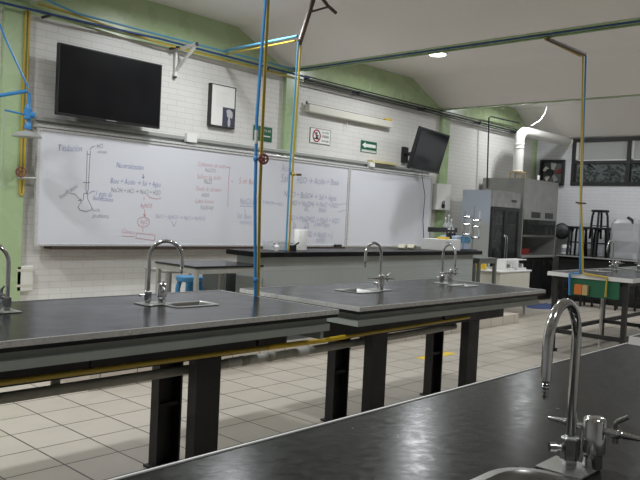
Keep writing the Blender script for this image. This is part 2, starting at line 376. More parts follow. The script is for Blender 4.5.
# ------------------------------------------------------------------ taps
def arc_goose(ax, h, R, drop, n=14):
    pts = [Vector((0, 0, .05)), Vector((0, 0, h-R))]
    for k in range(1, n+1):
        a = PI*k/n; pts.append(ax*(R-R*math.cos(a))+Vector((0, 0, h-R+R*math.sin(a))))
    pts.append(ax*(2*R)+Vector((0, 0, h-R-drop))); return pts
def tap(label, x, y, ang, turret, h=.345, R=.085, drop=.03, bar_ang=90, plate=None):
    t = thing('lab_tap', label, 'tap', (x, y, .9), 'gooseneck lab taps', local=True)
    ax = Vector((math.cos(math.radians(ang)), math.sin(math.radians(ang)), 0)); X, Y, Z = Vector((1, 0, 0)), Vector((0, 1, 0)), Vector((0, 0, 1))
    tx, ty = turret
    if plate: MB().box(plate[0], plate[1], plate[2], plate[3], .0005, .006).build('base_plate', STEEL, t, bevel=.002)
    else: MB().box(min(0, tx)-.052, max(0, tx)+.042, min(0, ty)-.04, max(0, ty)+.05, .0005, .006).build('base_plate', STEEL, t, bevel=.002)
    b = MB(); b.lathe((0, 0, .006), [(.016, 0), (.016, .012), (.021, .014), (.021, .06), (.014, .066)], 6); b.build('valve_body', CHROMED, t, bevel=.002)
    kd = Vector((-.7, .7, 0)); MB().tube([kd*.018+Z*.045, kd*.03+Z*.045, kd*.031+Z*.045, kd*.045+Z*.045], [.007, .007, .011, .010], 12).build('side_knob', CHROMED, t, smooth=True)
    P = arc_goose(ax, h, R, drop)
    g = MB().tube(P, .0103, 14).build('gooseneck', CHROME, t, smooth=True)
    e = P[-1]; pr = []
    for k in range(6): pr += [(.0088-k*.0006, -.0065*k), (.0060, -.0065*k-.004)]
    MB().lathe(e, pr[::-1], 12).build('hose_barb', CHROMED, t, smooth=True)
    c = MB(); c.lathe((tx, ty, .006), [(.020, 0), (.020, .028), (.0245, .032), (.0245, .098), (.021, .105), (.017, .107)], 20); c.build('gas_turret', CHROME, t, smooth=True)
    ba = Vector((math.cos(math.radians(bar_ang)), math.sin(math.radians(bar_ang)), 0)); o = Vector((tx, ty, .088))
    for sgn in (1, -1):
        d = ba*sgn; pts = [o+d*.022, o+d*.036, o+d*.037, o+d*.052]; rr = [.007, .007, .0105, .0105]
        for k in range(6): pts += [o+d*(.053+k*.0085), o+d*(.060+k*.0085)]; rr += [.0088-k*.0007, .0062-k*.0005]
        n_ = MB().tube(pts, rr, 10).build('gas_nozzle', CHROME, t, smooth=True)
        q = o+d*.044; side = ba.cross(Z)
        if sgn < 0: MB().tube([q-Z*.02, q+Z*.022], .0065, 8).tube([q+Z*.022, q+Z*.026+d*.004, q+Z*.040+d*.024], [.005, .005, .0045], 8).build('lever', CHROMED, n_, smooth=True)
    return t
tap('large chrome gooseneck tap in the foreground with ribbed hose end', 1.487, .622, 184, (.034, -.036), h=.357, R=.08, drop=.065, plate=(-.055, .046, -.050, .050))
tap('gooseneck tap beside the sink of the bench nearest the green column', 2.19, 3.225, -30, (.06, -.04), h=.335, drop=.05, bar_ang=60)
tap('gooseneck tap cut off by the left edge of the picture', 1.475, 3.29, 150, (-.06, -.03), h=.31, drop=.03)
tap('left tap of the middle bench, its spout turned left', 4.105, 3.175, 178, (-.05, -.05), h=.335, drop=.05, bar_ang=150)
tap('right tap of the middle bench, its spout turned right', 5.07, 3.28, -112, (.06, -.04), h=.325, drop=.07, bar_ang=150)
tap('gooseneck tap on the near side of the right-hand bench', 9.35, 3.50, 175, (.05, -.03), h=.37)
tap('gooseneck tap at the right picture edge on the right-hand bench', 9.62, 3.27, -60, (.05, -.03), h=.36)

# ------------------------------------------------------------------ service pipes
def pipe(name, label, pts, r, m, cat='pipe', group=None, n=10):
    base = Vector(pts[0]); t = thing(name, label, cat, base, group)
    MB().tube(pts, r, n).build('tube', m, t, smooth=True); return t
def coll(t, p, m, r=.024, h=.03, name='collar'):
    MB().lathe(p, [(r*.7, -h/2), (r, -h/4), (r, h/4), (r*.7, h/2)], 12).build(name, m, t, smooth=True)
def wheel(t, p, ax, m, r=.04):
    ax = Vector(ax).normalized(); a = ax.orthogonal().normalized(); b = ax.cross(a); P = [Vector(p)+ax*.05+(a*math.cos(2*PI*k/16)+b*math.sin(2*PI*k/16))*r for k in range(16)]
    w = MB().tube(P, .007, 8, closed=True)
    for k in range(5): w.tube([Vector(p)+ax*.05, Vector(p)+ax*.05+(a*math.cos(2*PI*k/5)+b*math.sin(2*PI*k/5))*r], .005, 6)
    w.tube([Vector(p), Vector(p)+ax*.056], .008, 8); w.build('hand_wheel', m, t, smooth=True, label='red valve wheel')
# first drop, at the right end of the first bench
p1 = pipe('water_pipe', 'blue pipe dropping from the ceiling onto the bench end, beside the red valve', [(2.968, 3.24, .901), (2.945, 3.24, 1.243), (2.929, 3.24, 1.484), (2.914, 3.24, 1.96), (2.925, 3.24, 2.318), (2.941, 3.24, 2.676), (2.955, 3.24, 3.39)], .0098, BLUE, group='blue water drops')
coll(p1, (2.962, 3.24, 1.0), BLUE, .016); coll(p1, (2.92, 3.24, 1.73), BLUE, .016)
MB().tube([(2.9165, 3.24, 1.82), (2.915, 3.24, 1.90)], .0106, 10).build('flaked_band', PVC, p1, label='band where the blue paint has flaked')
p2 = pipe('gas_pipe', 'yellow pipe dropping between the two benches, with the red valve wheel', [(3.02, 3.25, .60), (2.998, 3.25, .92), (2.975, 3.25, 1.5), (2.972, 3.25, 1.96), (2.972, 3.25, 2.67), (2.985, 3.25, 3.385)], .0100, YEL, group='yellow gas drops')
coll(p2, (2.974, 3.25, 1.73), YEL, .019); wheel(p2, (2.962, 3.24, 1.73), (-.45, -1, 0), VALVER, .027)
# second drop, onto the demonstration counter
A = onY(286, 247, 5.3); B = onY(298.3, 42, 5.3)
p3 = pipe('water_pipe', 'thin light blue pipe dropping onto the demonstration counter', [(A.x, 5.3, 1.031), onY(290, 165, 5.3), B], .0095, BLUEL, group='blue water drops')
coll(p3, A.lerp(B, .36), BROWN, .014); coll(p3, A.lerp(B, .44), PVC, .0135, .06)
A2 = onY(289, 249, 5.32); B2 = onY(300.8, 42, 5.32)
p4 = pipe('gas_pipe', 'thin yellow pipe dropping onto the demonstration counter', [(A2.x, 5.32, 1.031), onY(293, 165, 5.32), B2], .0105, YEL, group='yellow gas drops')
q = onY(293.2, 174.5, 5.32); coll(p4, q, YEL)
MB().tube([q, q+Vector((.045, -.06, 0))], .009, 8).build('stub', YELB, p4); MB().tube([q+Vector((.02, -.03, 0)), q+Vector((.05, -.07, 0))], .012, 8).build('valve_handle', BROWN, p4)
T0 = onY(299.3, 44, 5.31); T1 = onY(313, 0, 5.31); T1 = T0+(T1-T0)*1.2; T1.z = min(T1.z, 3.74)
p5 = pipe('hanger_pipe', 'brown pipe slanting up to the ceiling above the counter pipes', [T0, T1], .025, BROWN)
b0 = onY(310, 12, 5.31); b1 = onY(328, 7, 5.31); MB().tube([b0, b1], .011, 8).build('branch', BROWN, p5)
MB().tube([onY(322, -2, 5.31), onY(328, 6, 5.31), onY(336, 13, 5.31)], .018, 8).build('cross_piece', BROWN, p5)
e0 = onY(297.5, 36, 5.29); e1 = onY(225, 50.5, 6.96)
pipe('water_pipe', 'light blue pipe running from the wall pipes out to the counter drop', [e0, e1], .014, BLUEL)
pipe('gas_pipe', 'yellow pipe running below the light blue one out from the wall', [e0+Vector((.03, .06, -.035)), e1+Vector((.02, 0, -.04))], .011, YEL)
# third drop, at the right-hand bench
X3 = 7.775
def P3(x, y): return onX(x, y, X3)
p6 = pipe('water_pipe', 'blue pipe dropping to the right-hand bench and bending down its edge', [P3(569.5, 295), P3(569.5, 274), P3(579.5, 273), P3(580.3, 268), P3(580.6, 230), onX(581, 200, X3+.03), onX(583, 140, X3+.03), onX(586, 56, X3+.03)], .0125, BLUE, group='blue water drops')
p7 = pipe('gas_pipe', 'yellow pipe dropping to the right-hand bench and bending right along its edge', [P3(605.5, 297), P3(607, 277.5), P3(583.3, 273.5), P3(582.6, 268), P3(582, 230), P3(580.8, 200), P3(583.2, 56)], .0125, YEL, group='yellow gas drops')
q = P3(580.5, 203.5); coll(p7, q, YEL); MB().tube([q+Vector((-.02, .045, .01)), q+Vector((-.02, -.07, 0))], .009, 8).build('valve_handle', BROWN, p7)
a0 = onX(548, 37, 6.98); a1 = P3(585, 55)
p8 = pipe('hanger_pipe', 'slanting pipe arm from the ceiling beam to the right-hand drops', [(6.98, a0.y, ZV-.06), a1+Vector((0, 0, .005))], .019, BROWN)
MB().tube([(6.99, a0.y+.03, ZV-.05), a1+Vector((.0, .05, .0))], .016, 8).build('yellow_line', YEL, p8, smooth=True)
# pipes along the front wall
YW = 6.97
pw = pipe('water_pipe', 'light blue pipe along the top of the wall above the left television', [(3.30, YW, 3.43), (3.75, YW, 3.355), (4.75, YW, 3.352), (6.9, YW-.02, 3.35)], .011, BLUEL)
pd = pipe('water_pipe', 'dark blue pipe along the top of the wall from the green column', [(2.6, YW, 3.27), (3.8, YW, 3.285), (4.75, YW, 3.31), (7.2, YW, 3.29)], .013, BLUED)
pyw = pipe('gas_pipe', 'yellow pipe along the wall below the dark blue pipe', [(3.35, YW+.03, 3.36), (3.7, YW+.03, 3.345), (4.75, YW+.03, 3.27), (6.9, YW+.03, 3.25)], .012, YEL)
for x in (3.45, 5.0, 6.4): MB().box(x-.012, x+.012, YW-.03, WY, 3.255, 3.275).build('bracket', DKPIPE, pd)
for k, (zz, rr) in enumerate(((3.275, .018), (3.235, .012), (3.315, .010))):
    pp = pipe('wall_pipe', ('thick dark pipe under the green band right of the second green column', 'lower thin dark pipe right of the second green column', 'upper thin dark pipe right of the second green column')[k], [(7.15, YW+.04, zz), (13.9, YW+.04, zz-.01)], rr, DKPIPE, group='dark pipes under the green band')
    if k == 0:
        for x in (8.3, 10.0, 11.8, 13.2): MB().box(x-.012, x+.012, YW, WY, zz-.035, zz+.01).build('bracket', DKPIPE, pp)
pipe('water_pipe', 'blue pipe under the long green ceiling beam', [(6.92, BY+.2, ZV-.026), (6.92, 6.9, ZV-.026)], .009, BLUED)
pipe('gas_pipe', 'yellow-green pipe under the long green ceiling beam', [(7.03, BY+.2, ZV-.027), (7.03, 6.9, ZV-.027)], .010, GREEN)
# gas riser beside the left green column
r_ = thing('gas_pipe', 'doubled yellow pipe down the wall beside the left green column', 'pipe', (3.31, 7.05, 1.47))
zb = onY(22, 195, 7.05).z
xa, xb = onY(21, 150, 7.05).x, onY(24.8, 150, 7.05).x
MB().tube([(xa, 7.05, 3.3), (xa, 7.05, zb+.02), (xa+.012, 7.05, zb), (xb-.012, 7.05, zb), (xb, 7.05, zb+.02), (xb, 7.05, 3.3)], .0115, 8).build('tube', YEL, r_, smooth=True)
vz = onY(18, 172, 7.05).z; wheel(r_, (xa, 7.03, vz), (-.5, -1, 0), VALVER, .045)
MB().tube([(3.2, 7.0, vz-.06), (3.40, 7.0, vz-.05)], .012, 8).build('valve_stem', STONE, r_, smooth=True)
# emergency shower
SY = 6.6
def PS(x, y): return onY(x, y, SY)
sh = thing('emergency_shower', 'blue emergency shower with grey disc head beside the left green column', 'shower', PS(27, 131))
MB().tube([PS(-40, 101), PS(0, 95.5), PS(27, 91), PS(29, 93), PS(28.5, 128)], .017, 10).build('supply_pipe', BLUE, sh, smooth=True)
MB().tube([PS(-2, 20), PS(6, 40), PS(28.5, 88)], .010, 8).build('stay_rod', BLUE, sh, smooth=True)
c0 = PS(28, 114)
MB().lathe(c0, [(.028, -.05), (.036, -.045), (.036, .045), (.026, .05), (.02, .09)], 14).build('valve_body', BLUE, sh, smooth=True)
MB().tube([c0+Vector((-.02, 0, .0)), c0+Vector((.055, -.03, -.01))], .028, 10).build('valve_cap', BLUE, sh, smooth=True)
MB().lathe(PS(28, 126), [(.03, -.03), (.034, 0), (.022, .03)], 12).build('union', BLUE, sh, smooth=True)
MB().tube([PS(27, 115), PS(4.5, 110)], .009, 8).build('pull_lever', BLUE, sh, smooth=True)
MB().tube([PS(4.5, 110), PS(3.5, 150), PS(2.5, 190)], .005, 6).build('pull_chain', STONE, sh, label='grey pull chain')
MB().lathe(PS(27, 134), [(.132, -.03), (.132, -.018), (.09, .012), (.03, .03)], 24).build('shower_head', STONE, sh, smooth=True, label='grey metal disc shower head')
# under-bench pipes
gp = pipe('gas_pipe', 'long yellow gas pipe along the front of the benches under their edges', [(.65, 2.745, .712), (2.3, 2.745, .706), (3.03, 2.745, .70), (4.63, 2.745, .722)], .0125, YEL)
MB().tube([(2.62, 2.745, .7035), (3.05, 2.745, .70), (3.25, 2.745, .7025)], .0140, 10).build('bright_section', YELB, gp, smooth=True, label='bright yellow length')  # this length is a brighter yellow than the rest of the pipe
for x in (1.6, 2.55, 4.3): MB().box(x-.008, x+.008, 2.735, 2.755, .72, .86).build('hanger', LEGM, gp)
dp = pipe('drain_pipe', 'grey drain pipe slung under the benches', [(.7, 3.08, .555), (3.0, 3.08, .56), (4.98, 3.08, .58)], .026, GREYPIPE)
for x in (1.63, 2.45, 3.86, 4.93): MB().tube([(x, 3.11, .57), (x, 3.11, .755)], .022, 10).build('drop', GREYPIPE, dp, smooth=True)
for a, b in ((2.62, 2.72), (2.78, 2.90), (3.18, 3.27)): MB().tube([(a, 3.08, .5595), (b, 3.08, .5605)], .0285, 10).build('tape_wrap', PVC, dp, smooth=True, label='white tape wrap')
for x in (2.75, 2.95): coll(dp, (x, 3.08, .56), GREYPIPE, .034, .05)
pv = pipe('drain_pipe', 'white plastic waste pipe under the right-hand bench', [(8.72, 3.36, .0), (8.72, 3.36, .45), (8.72, 3.36, .755)], .017, PVC)

# ------------------------------------------------------------------ front wall
BYF = 7.0                                       # whiteboard face
def ink(parent, m, strokes, r=.0028, name='handwriting', label=None):
    mb = MB()
    for st in strokes:
        pts = [onY(x, y, BYF-.002) for x, y in st]
        for a, b in zip(pts, pts[1:]):
            d = (b-a); 
            if d.length < 1e-5: continue
            n_ = Vector((-d.z, 0, d.x)).normalized()*r; e = d.normalized()*r*.5
            v = [mb.bm.verts.new(p) for p in (a-n_-e, a+n_-e, b+n_+e, b-n_+e)]; mb.face(v)
    o = mb.build(name, m, parent, label=label); return o
def text_mesh(s, p0, p1, m, parent, name='handwriting', shear=.2, thin=-.018, hfac=1.4, plane=BYF-.003, label=None):
    a, b = onY(*p0, plane), onY(*p1, plane)
    cu = bpy.data.curves.new('t', 'FONT'); cu.body = s; cu.size = 1; cu.shear = shear; cu.offset = thin; cu.resolution_u = 2
    to = bpy.data.objects.new('t', cu); COL.objects.link(to)
    bpy.context.view_layer.update()
    me = bpy.data.meshes.new_from_object(to.evaluated_get(bpy.context.evaluated_depsgraph_get()))
    bpy.data.objects.remove(to); bpy.data.curves.remove(cu)
    xs = [v.co.x for v in me.vertices]; x0, x1 = min(xs), max(xs); w = (b-a).length; k = w/(x1-x0); dx = (b-a)/w
    for v in me.vertices:
        u, h = (v.co.x-x0)*k, v.co.y*k*hfac
        v.co = a+dx*u+Vector((-dx.z*h, 0, dx.x*h))
    if parent is not None and parent.name in OFF: me.transform(Matrix.Translation(-OFF[parent.name]))
    me.materials.clear(); me.materials.append(m)
    o = bpy.data.objects.new(name, me); COL.objects.link(o); o.parent = parent
    if label: o['label'] = label
    return o
def wb(label, x0, x1, z0, z1):
    t = thing('whiteboard', label, 'whiteboard', ((x0+x1)/2, WY, z0), 'whiteboards')
    MB().box(x0+.02, x1-.02, BYF, BYF+.025, z0+.02, z1-.02).build('panel', BOARD, t)
    for xx in (x0+.4, (x0+x1)/2, x1-.4): MB().box(xx-.03, xx+.03, BYF+.025, WY, z0+.1, z1-.1).build('wall_mount', GREYD, t)
    f = MB(); a, b = BYF-.012, BYF+.028
    f.box(x0, x1, a, b, z0, z0+.022).box(x0, x1, a, b, z1-.022, z1).box(x0, x0+.025, a, b, z0+.022, z1-.022).box(x1-.025, x1, a, b, z0+.022, z1-.022)
    f.build('frame', ALU, t); return t
ZB0, ZB1 = .968, 2.15
W1 = wb('long whiteboard covered in chemistry notes', 3.385, 8.175, ZB0, ZB1)
W2 = wb('blank whiteboard at the right, under the tilted television', 8.185, 10.36, ZB0, ZB1)
TX = [('Titulación', (58.5, 151), (82, 151.5), INKB), ('HCl', (97, 148), (103, 148), INKK), ('valorado', (97.5, 153), (107, 153.5), INKK), ('fenolftaleína', (61, 199), (78, 187.5), INKK),
('1 gota de', (96, 195.5), (112, 197), INKB), ('fenolftaleína', (93, 200), (113, 202), INKB), ('NaOH', (92, 211.5), (100, 212), INKK), ('problema', (92.5, 217.5), (108.5, 218.5), INKK),
('Neutralización', (116.5, 167.5), (143.5, 170), INKB), ('Base + Ácido → Sal + Agua', (110.5, 183), (160.5, 187), INKB), ('NaOH + HCl → NaCl + H2O', (111, 192), (160.5, 195), INKK),
('AgNO3', (140, 207.5), (152, 208), INKR), ('AgCl', (140, 223.5), (147.5, 224), INKR), ('Cloruro', (122, 233), (134.5, 234.5), INKR), ('NaCl + AgNO3 → AgCl + NaNO3', (155.5, 218), (205, 220.5), INKF),
('Carbonato de sodio', (198, 166), (226, 168.5), INKR), ('Na2CO3', (205, 171.5), (215.5, 172.5), INKK), ('Sulfuro de sodio', (197, 178.5), (221, 180), INKR), ('Na2S', (204, 183.5), (212, 184), INKK),
('Óxido de aluminio', (196, 190.5), (221.5, 192), INKR), ('Al2O3', (201.5, 196.5), (209, 197), INKK), ('Sulfato ferroso', (195, 203), (214, 203.5), INKR), ('Fe2(SO4)3', (200.5, 209), (213, 210), INKK),
('5 ml', (239, 183.5), (247, 184), INKR), ('Bur.', (249, 184), (255, 184.5), INKR), ('NaCl(ac)', (240, 204), (257, 205), INKF), ('Sol. Base', (237, 218), (251, 219), INKF), ('titulante', (240, 224), (252, 224.5), INKF),
('→ NaOH + H2O', (262, 203.5), (283, 206), INKF), ('Ácido', (281.5, 171), (293, 172), INKF), ('Sal', (281, 182), (288, 182.5), INKF), ('H2O → Ácido + Base', (297, 183), (338.5, 185.5), INKF),
('Na2O + BaSO4 → Sal + Agua', (284, 196.5), (336, 201), INKF), ('HCl + Na(OH) → NaCl + H2O', (291, 205), (338, 208), INKF), ('ac', (304, 211), (309, 211.5), INKF), ('base', (319, 212), (326, 212.5), INKF),
('CaO + Mg(OH)2 → MgO + H2O', (287, 220), (339, 223.5), INKF), ('2s', (292, 228), (296, 228), INKF), ('2s', (304, 228), (309, 228), INKF), ('2 mol agua', (314, 226), (329, 227), INKF),
('Na + O2 → Na2O + C', (298, 235.5), (333, 238), INKF), ('sólido', (316, 242), (325, 242.5), INKF)]
for s, a, b, m in TX: text_mesh(s, a, b, m, W1, hfac=1.35 if m is INKF else 1.45)
ink(W1, INKK, [[(87.3, 151), (86.9, 165), (86, 190), (86.6, 193)], [(90.4, 151), (89.5, 165), (88.2, 190), (87.2, 193)], [(87.3, 154.5), (90.2, 154.5)], [(83, 182.5), (90, 182.5)], [(90, 149.5), (92, 147), (95, 146)],
 [(83.8, 193.5), (83.5, 199), (78, 207), (80, 210), (86, 211.5), (91, 210), (92, 208), (87.7, 199), (87.6, 193.5), (83.8, 193.5)], [(70, 193.5), (75, 194), (80.5, 200)], [(78, 200.3), (81, 200.6), (81, 198)]], name='burette_drawing', label='line drawing of a burette over a flask')
ink(W1, INKB, [[(95, 191), (91, 192), (88.5, 194)], [(143.2, 174), (143.5, 178)], [(142.3, 176.8), (143.5, 178.4), (144.5, 176.8)]], name='arrow')
circ = [(143.5+6*math.cos(a*PI/8), 222+5*math.sin(a*PI/8)) for a in range(17)]
for nm, st in (('swoosh', [[(147, 195), (150, 197.5), (156, 199), (161, 198.5)]]), ('tick', [[(144, 197), (144, 200)]]), ('arrow', [[(144.5, 209.5), (144.6, 216)], [(143, 214), (144.6, 216.4), (146, 214)]]), ('ring', [circ]),
               ('tick', [[(142.8, 228), (142.8, 232)]]), ('underline', [[(122, 236), (134, 236.5)]]), ('drawn_box', [[(136.3, 233), (136, 238), (154.5, 240.5), (155, 235), (136.3, 233)]]), ('bracket', [[(226, 167.2), (229.8, 167.3), (228.3, 185), (227.8, 207)]]), ('dash', [[(231.5, 181), (233, 182)]])):
    ink(W1, INKR, st, name=nm)
for nm, st in (('underline', [[(240, 206), (257, 207)]]), ('tick', [[(245, 209), (245, 213)]]), ('tick', [[(171.5, 221), (174, 226.5), (176.5, 221)]]), ('dash', [[(339, 205), (347, 203)]]), ('dash', [[(338, 212), (346, 210)]]), ('dash', [[(257, 198), (262, 199)]])):
    ink(W1, INKF, st, name=nm)
tr = MB().box(3.55, 8.1, BYF-.06, WY-.001, .935, .955).box(3.55, 8.1, BYF-.06, BYF-.05, .955, .966)
tag(tr.build('marker_tray', mat('tray_brown', (.045, .025, .02), .5)), 'dark brown marker tray under the long whiteboard', 'tray')
z_ = .955; x_ = onY(338, 244, BYF-.03).x
tag(MB().box(x_-.07, x_+.07, BYF-.048, BYF-.014, .9555, 1.0).build('board_eraser', BLACK, bevel=.006), 'black board eraser on the tray under the chemistry notes', 'eraser')
# sliding rail above the boards
rl = thing('board_rail', 'grey aluminium sliding rail running above the whiteboards', 'rail', (6.8, WY, 2.2))
MB().box(3.385, 10.36, WY-.10, WY-.001, 2.225, 2.265).build('upper_track', STONE, rl, bevel=.004)
MB().box(3.385, 10.36, WY-.13, WY-.001, 2.158, 2.185).build('lower_track', ALU, rl, bevel=.004)
MB().box(3.385, 10.36, WY-.05, WY-.001, 2.185, 2.225).build('back_plate', STONE, rl)
a = onY(187, 133, BYF-.03); MB().box(a.x, a.x+.15, BYF-.035, WY-.10, 2.20, 2.305).build('carriage', WHITE, rl, bevel=.004)
a = onY(370, 163, BYF-.03); MB().box(a.x, a.x+.12, BYF-.035, WY-.10, 2.19, 2.26).build('carriage', WHITE, rl, bevel=.004)
a = onY(372, 159.5, BYF); b = onY(396, 165, BYF)
tag(MB().box(a.x, b.x, BYF-.02, WY-.03, 2.2655, 2.30).build('pointer_stick', mat('pale_wood', (.62, .55, .30), .6)), 'pale yellow stick lying on the board rail below the arrow sign', 'stick')
# white control box beside the right board
a, b = onY(433, 183, 6.98), onY(448.5, 210.5, 6.98)
cb = thing('wall_cabinet', 'small white wall box with a black padlock right of the boards', 'wall box', (a.x, WY-.06, b.z))
MB().box(10.45, b.x, 6.95, WY-.061, b.z, a.z).build('body', WHITE, cb, bevel=.006)
a = onY(443.5, 206, 6.93); MB().lathe((a.x, 6.93, a.z), [(.035, -.01), (.045, 0), (.035, .02)], 12, 'y').build('padlock', BLACK, cb); MB().tube([(a.x-.03, 6.935, a.z), (a.x-.03, 6.935, a.z+.07), (a.x+.02, 6.935, a.z+.09), (a.x+.03, 6.935, a.z)], .008, 6).build('hasp', BLACK, cb)
# television on the left
tv = thing('television', 'large wall-mounted black television above the notes', 'television', (4.11, WY, 2.29), 'televisions')
MB().box(3.50, 4.72, 6.85, 6.90, 2.288, 2.998).build('housing', BLACK, tv, bevel=.006)
MB().box(3.515, 4.705, 6.8485, 6.8505, 2.312, 2.984).build('screen', SCREEN, tv)
MB().box(3.9, 4.3, 6.90, WY-.001, 2.5, 2.8).build('wall_bracket', BLACK, tv)
MB().box(4.05, 4.17, 6.847, 6.850, 2.296, 2.304).build('badge', STEEL, tv)
# tilted television on the right
hdir = Vector((.982, .191, 0)); nrm = Vector((.191, -.982, 0)); tl = math.radians(15)
up_t = (Vector((0, 0, 1))*math.cos(tl)+nrm*math.sin(tl)); n_t = (nrm*math.cos(tl)-Vector((0, 0, 1))*math.sin(tl))
C = onY(429, 151, 6.52)
tv2 = thing('television', 'black television on a wall arm, tilted down over the blank whiteboard', 'television', C, 'televisions')
MB().obox(C, hdir, n_t, up_t, .57, .03, .325).build('housing', BLACK, tv2, bevel=.006)
MB().obox(C+n_t*.031, hdir, n_t, up_t, .55, .002, .297).build('screen', SCREENG, tv2)
MB().obox(C+n_t*.029-up_t*.315, hdir, n_t, up_t, .565, .006, .008).build('bottom_edge', GREYD, tv2)
m0 = onY(404.5, 155, WY-.02); MB().box(m0.x-.07, m0.x+.07, WY-.05, WY-.001, m0.z-.13, m0.z+.13).build('wall_plate', BLACK, tv2, bevel=.005)
MB().bar((m0.x, WY-.05, m0.z), C-n_t*.05, .05).build('arm', BLACK, tv2); MB().obox(C-n_t*.045, hdir, n_t, up_t, .2, .015, .15).build('back_plate', BLACK, tv2)
k0 = C-up_t*.32-n_t*.02; cz = onY(424, 180, 6.96)
cable = pipe('power_cable', 'thin grey cable hanging from the tilted television down the blank board', [k0, onY(422, 177, 6.93), onY(425, 195, 6.97), onY(423, 220, 6.97), onY(424, 245, 6.97)], .006, DKPIPE, 'cable', n=6)
# projector bracket
pb = thing('projector_bracket', 'white metal triangular bracket on the wall right of the left television', 'bracket', onY(176, 48, WY))
a, b, d, e = onY(176, 50, WY-.03), onY(175, 77, WY-.03), onY(197, 44, 6.75), onY(197, 44, 6.75)
MB().bar(a, b, .035, .03).build('wall_bar', WHITE, pb); MB().bar(a, d, .035, .03).build('arm', WHITE, pb); MB().bar(b+(a-b)*.2, d, .028, .025).build('brace', WHITE, pb); coll(pb, d, DKPIPE, .02, .04, 'bolt'); coll(pb, b, DKPIPE, .022, .03, 'foot')
# framed document with portrait
def wall_box(mb, p0, p1, y0, y1):
    a, b = onY(*p0, WY), onY(*p1, WY); mb.box(min(a.x, b.x), max(a.x, b.x), y0, y1, min(a.z, b.z), max(a.z, b.z)); return mb
pic = thing('framed_picture', 'framed white sheet with a small dark portrait in its corner', 'picture', onY(223, 128, WY))
px0, px1, pz0, pz1 = 5.585, 5.99, 2.445, 2.965
f = MB(); f.box(px0, px0+.025, WY-.05, WY-.001, pz0, pz1).box(px1-.012, px1, WY-.05, WY-.001, pz0, pz1).box(px0+.025, px1-.012, WY-.05, WY-.001, pz0, pz0+.018).box(px0+.025, px1-.012, WY-.05, WY-.001, pz1-.008, pz1)
f.build('frame', FRAMEB, pic); MB().box(px0+.025, px1-.012, WY-.045, WY-.002, pz0+.018, pz1-.008).build('sheet', PAPER, pic)
ph = MB().box(5.79, px1-.014, WY-.047, WY-.045, pz0+.02, pz0+.255).build('photograph', PHOTO, pic, label='dark photograph of a pale-haired person with raised hand')
g = MB(); yy = WY-.0485
for cx, cz, rx, rz in ((5.895, pz0+.175, .040, .05), (5.895, pz0+.075, .022, .06), (5.89, pz0+.205, .045, .03), (5.935, pz0+.17, .014, .045)):
    g.face([g.bm.verts.new((cx+rx*math.cos(k*PI/8), yy, cz+rz*math.sin(k*PI/8))) for k in range(16)]); yy -= .0003
g.build('portrait', PHOTOL, ph)
ln = MB()
for k in range(9): ln.box(px0+.09, px0+.09+.22*random.uniform(.5, 1), WY-.0462, WY-.0452, pz1-.09-.022*k, pz1-.088-.022*k)
ln.build('print_lines', mat('faint_print', (.55, .55, .55), .8), pic)
# signs
def sign(label, p0, p1, m, cat='sign'):
    a, b = onY(*p0, WY), onY(*p1, WY); t = thing('wall_sign', label, cat, (a.x, WY, b.z)); x0, x1, z0, z1 = a.x, b.x, b.z, a.z
    MB().box(x0, x1, WY-.008, WY-.001, z0, z1).build('plate', m, t); return t, x0, x1, z0, z1
def lab(t, s, x0, x1, z, m, h=1.0, shear=0):
    cu = bpy.data.curves.new('t', 'FONT'); cu.body = s; cu.resolution_u = 2; to = bpy.data.objects.new('t', cu); COL.objects.link(to); bpy.context.view_layer.update()
    me = bpy.data.meshes.new_from_object(to.evaluated_get(bpy.context.evaluated_depsgraph_get())); bpy.data.objects.remove(to); bpy.data.curves.remove(cu)
    xs = [v.co.x for v in me.vertices]; k = (x1-x0)/(max(xs)-min(xs)); mn = min(xs)
    for v in me.vertices: v.co = Vector((x0+(v.co.x-mn)*k, WY-.0095, z+v.co.y*k*h))
    me.transform(Matrix.Translation(-OFF[t.name])); me.materials.clear(); me.materials.append(m)
    o = bpy.data.objects.new('lettering', me); COL.objects.link(o); o.parent = t
def poly_on(t, pts, m, name, d=.0095):
    mb = MB(); mb.face([mb.bm.verts.new((x, WY-d, z)) for x, z in pts]); mb.build(name, m, t)
t, x0, x1, z0, z1 = sign('green safety sign with white figure and arrow behind the blue and yellow pipes', (253.5, 125), (271.3, 142.5), SGREEN)
w_, h_ = x1-x0, z1-z0
lab(t, 'RUTA DE', x0+w_*.42, x0+w_*.92, z0+h_*.66, SWHITE); 
poly_on(t, [(x0+w_*.42, z0+h_*.36), (x0+w_*.55, z0+h_*.48), (x0+w_*.55, z0+h_*.40), (x0+w_*.9, z0+h_*.40), (x0+w_*.9, z0+h_*.32), (x0+w_*.55, z0+h_*.32), (x0+w_*.55, z0+h_*.24)], SWHITE, 'arrow')
mb = MB()
for a, b, wd in (((.17, .80), (.17, .74), .05), ((.18, .68), (.20, .42), .06), ((.20, .42), (.10, .20), .035), ((.20, .42), (.30, .22), .035), ((.10, .55), (.30, .58), .03)):
    A_, B_ = Vector((x0+w_*a[0], WY-.0095, z0+h_*a[1])), Vector((x0+w_*b[0], WY-.0095, z0+h_*b[1])); mb.bar(A_, B_, wd*.35, .001)
mb.build('running_figure', SWHITE, t)
t, x0, x1, z0, z1 = sign('white prohibition sign with a red ring, left of the green arrow sign', (310.3, 127.5), (329.3, 145), SWHITE); w_, h_ = x1-x0, z1-z0
mb = MB(); cx, cz = x0+w_*.31, z0+h_*.5; R_ = h_*.40
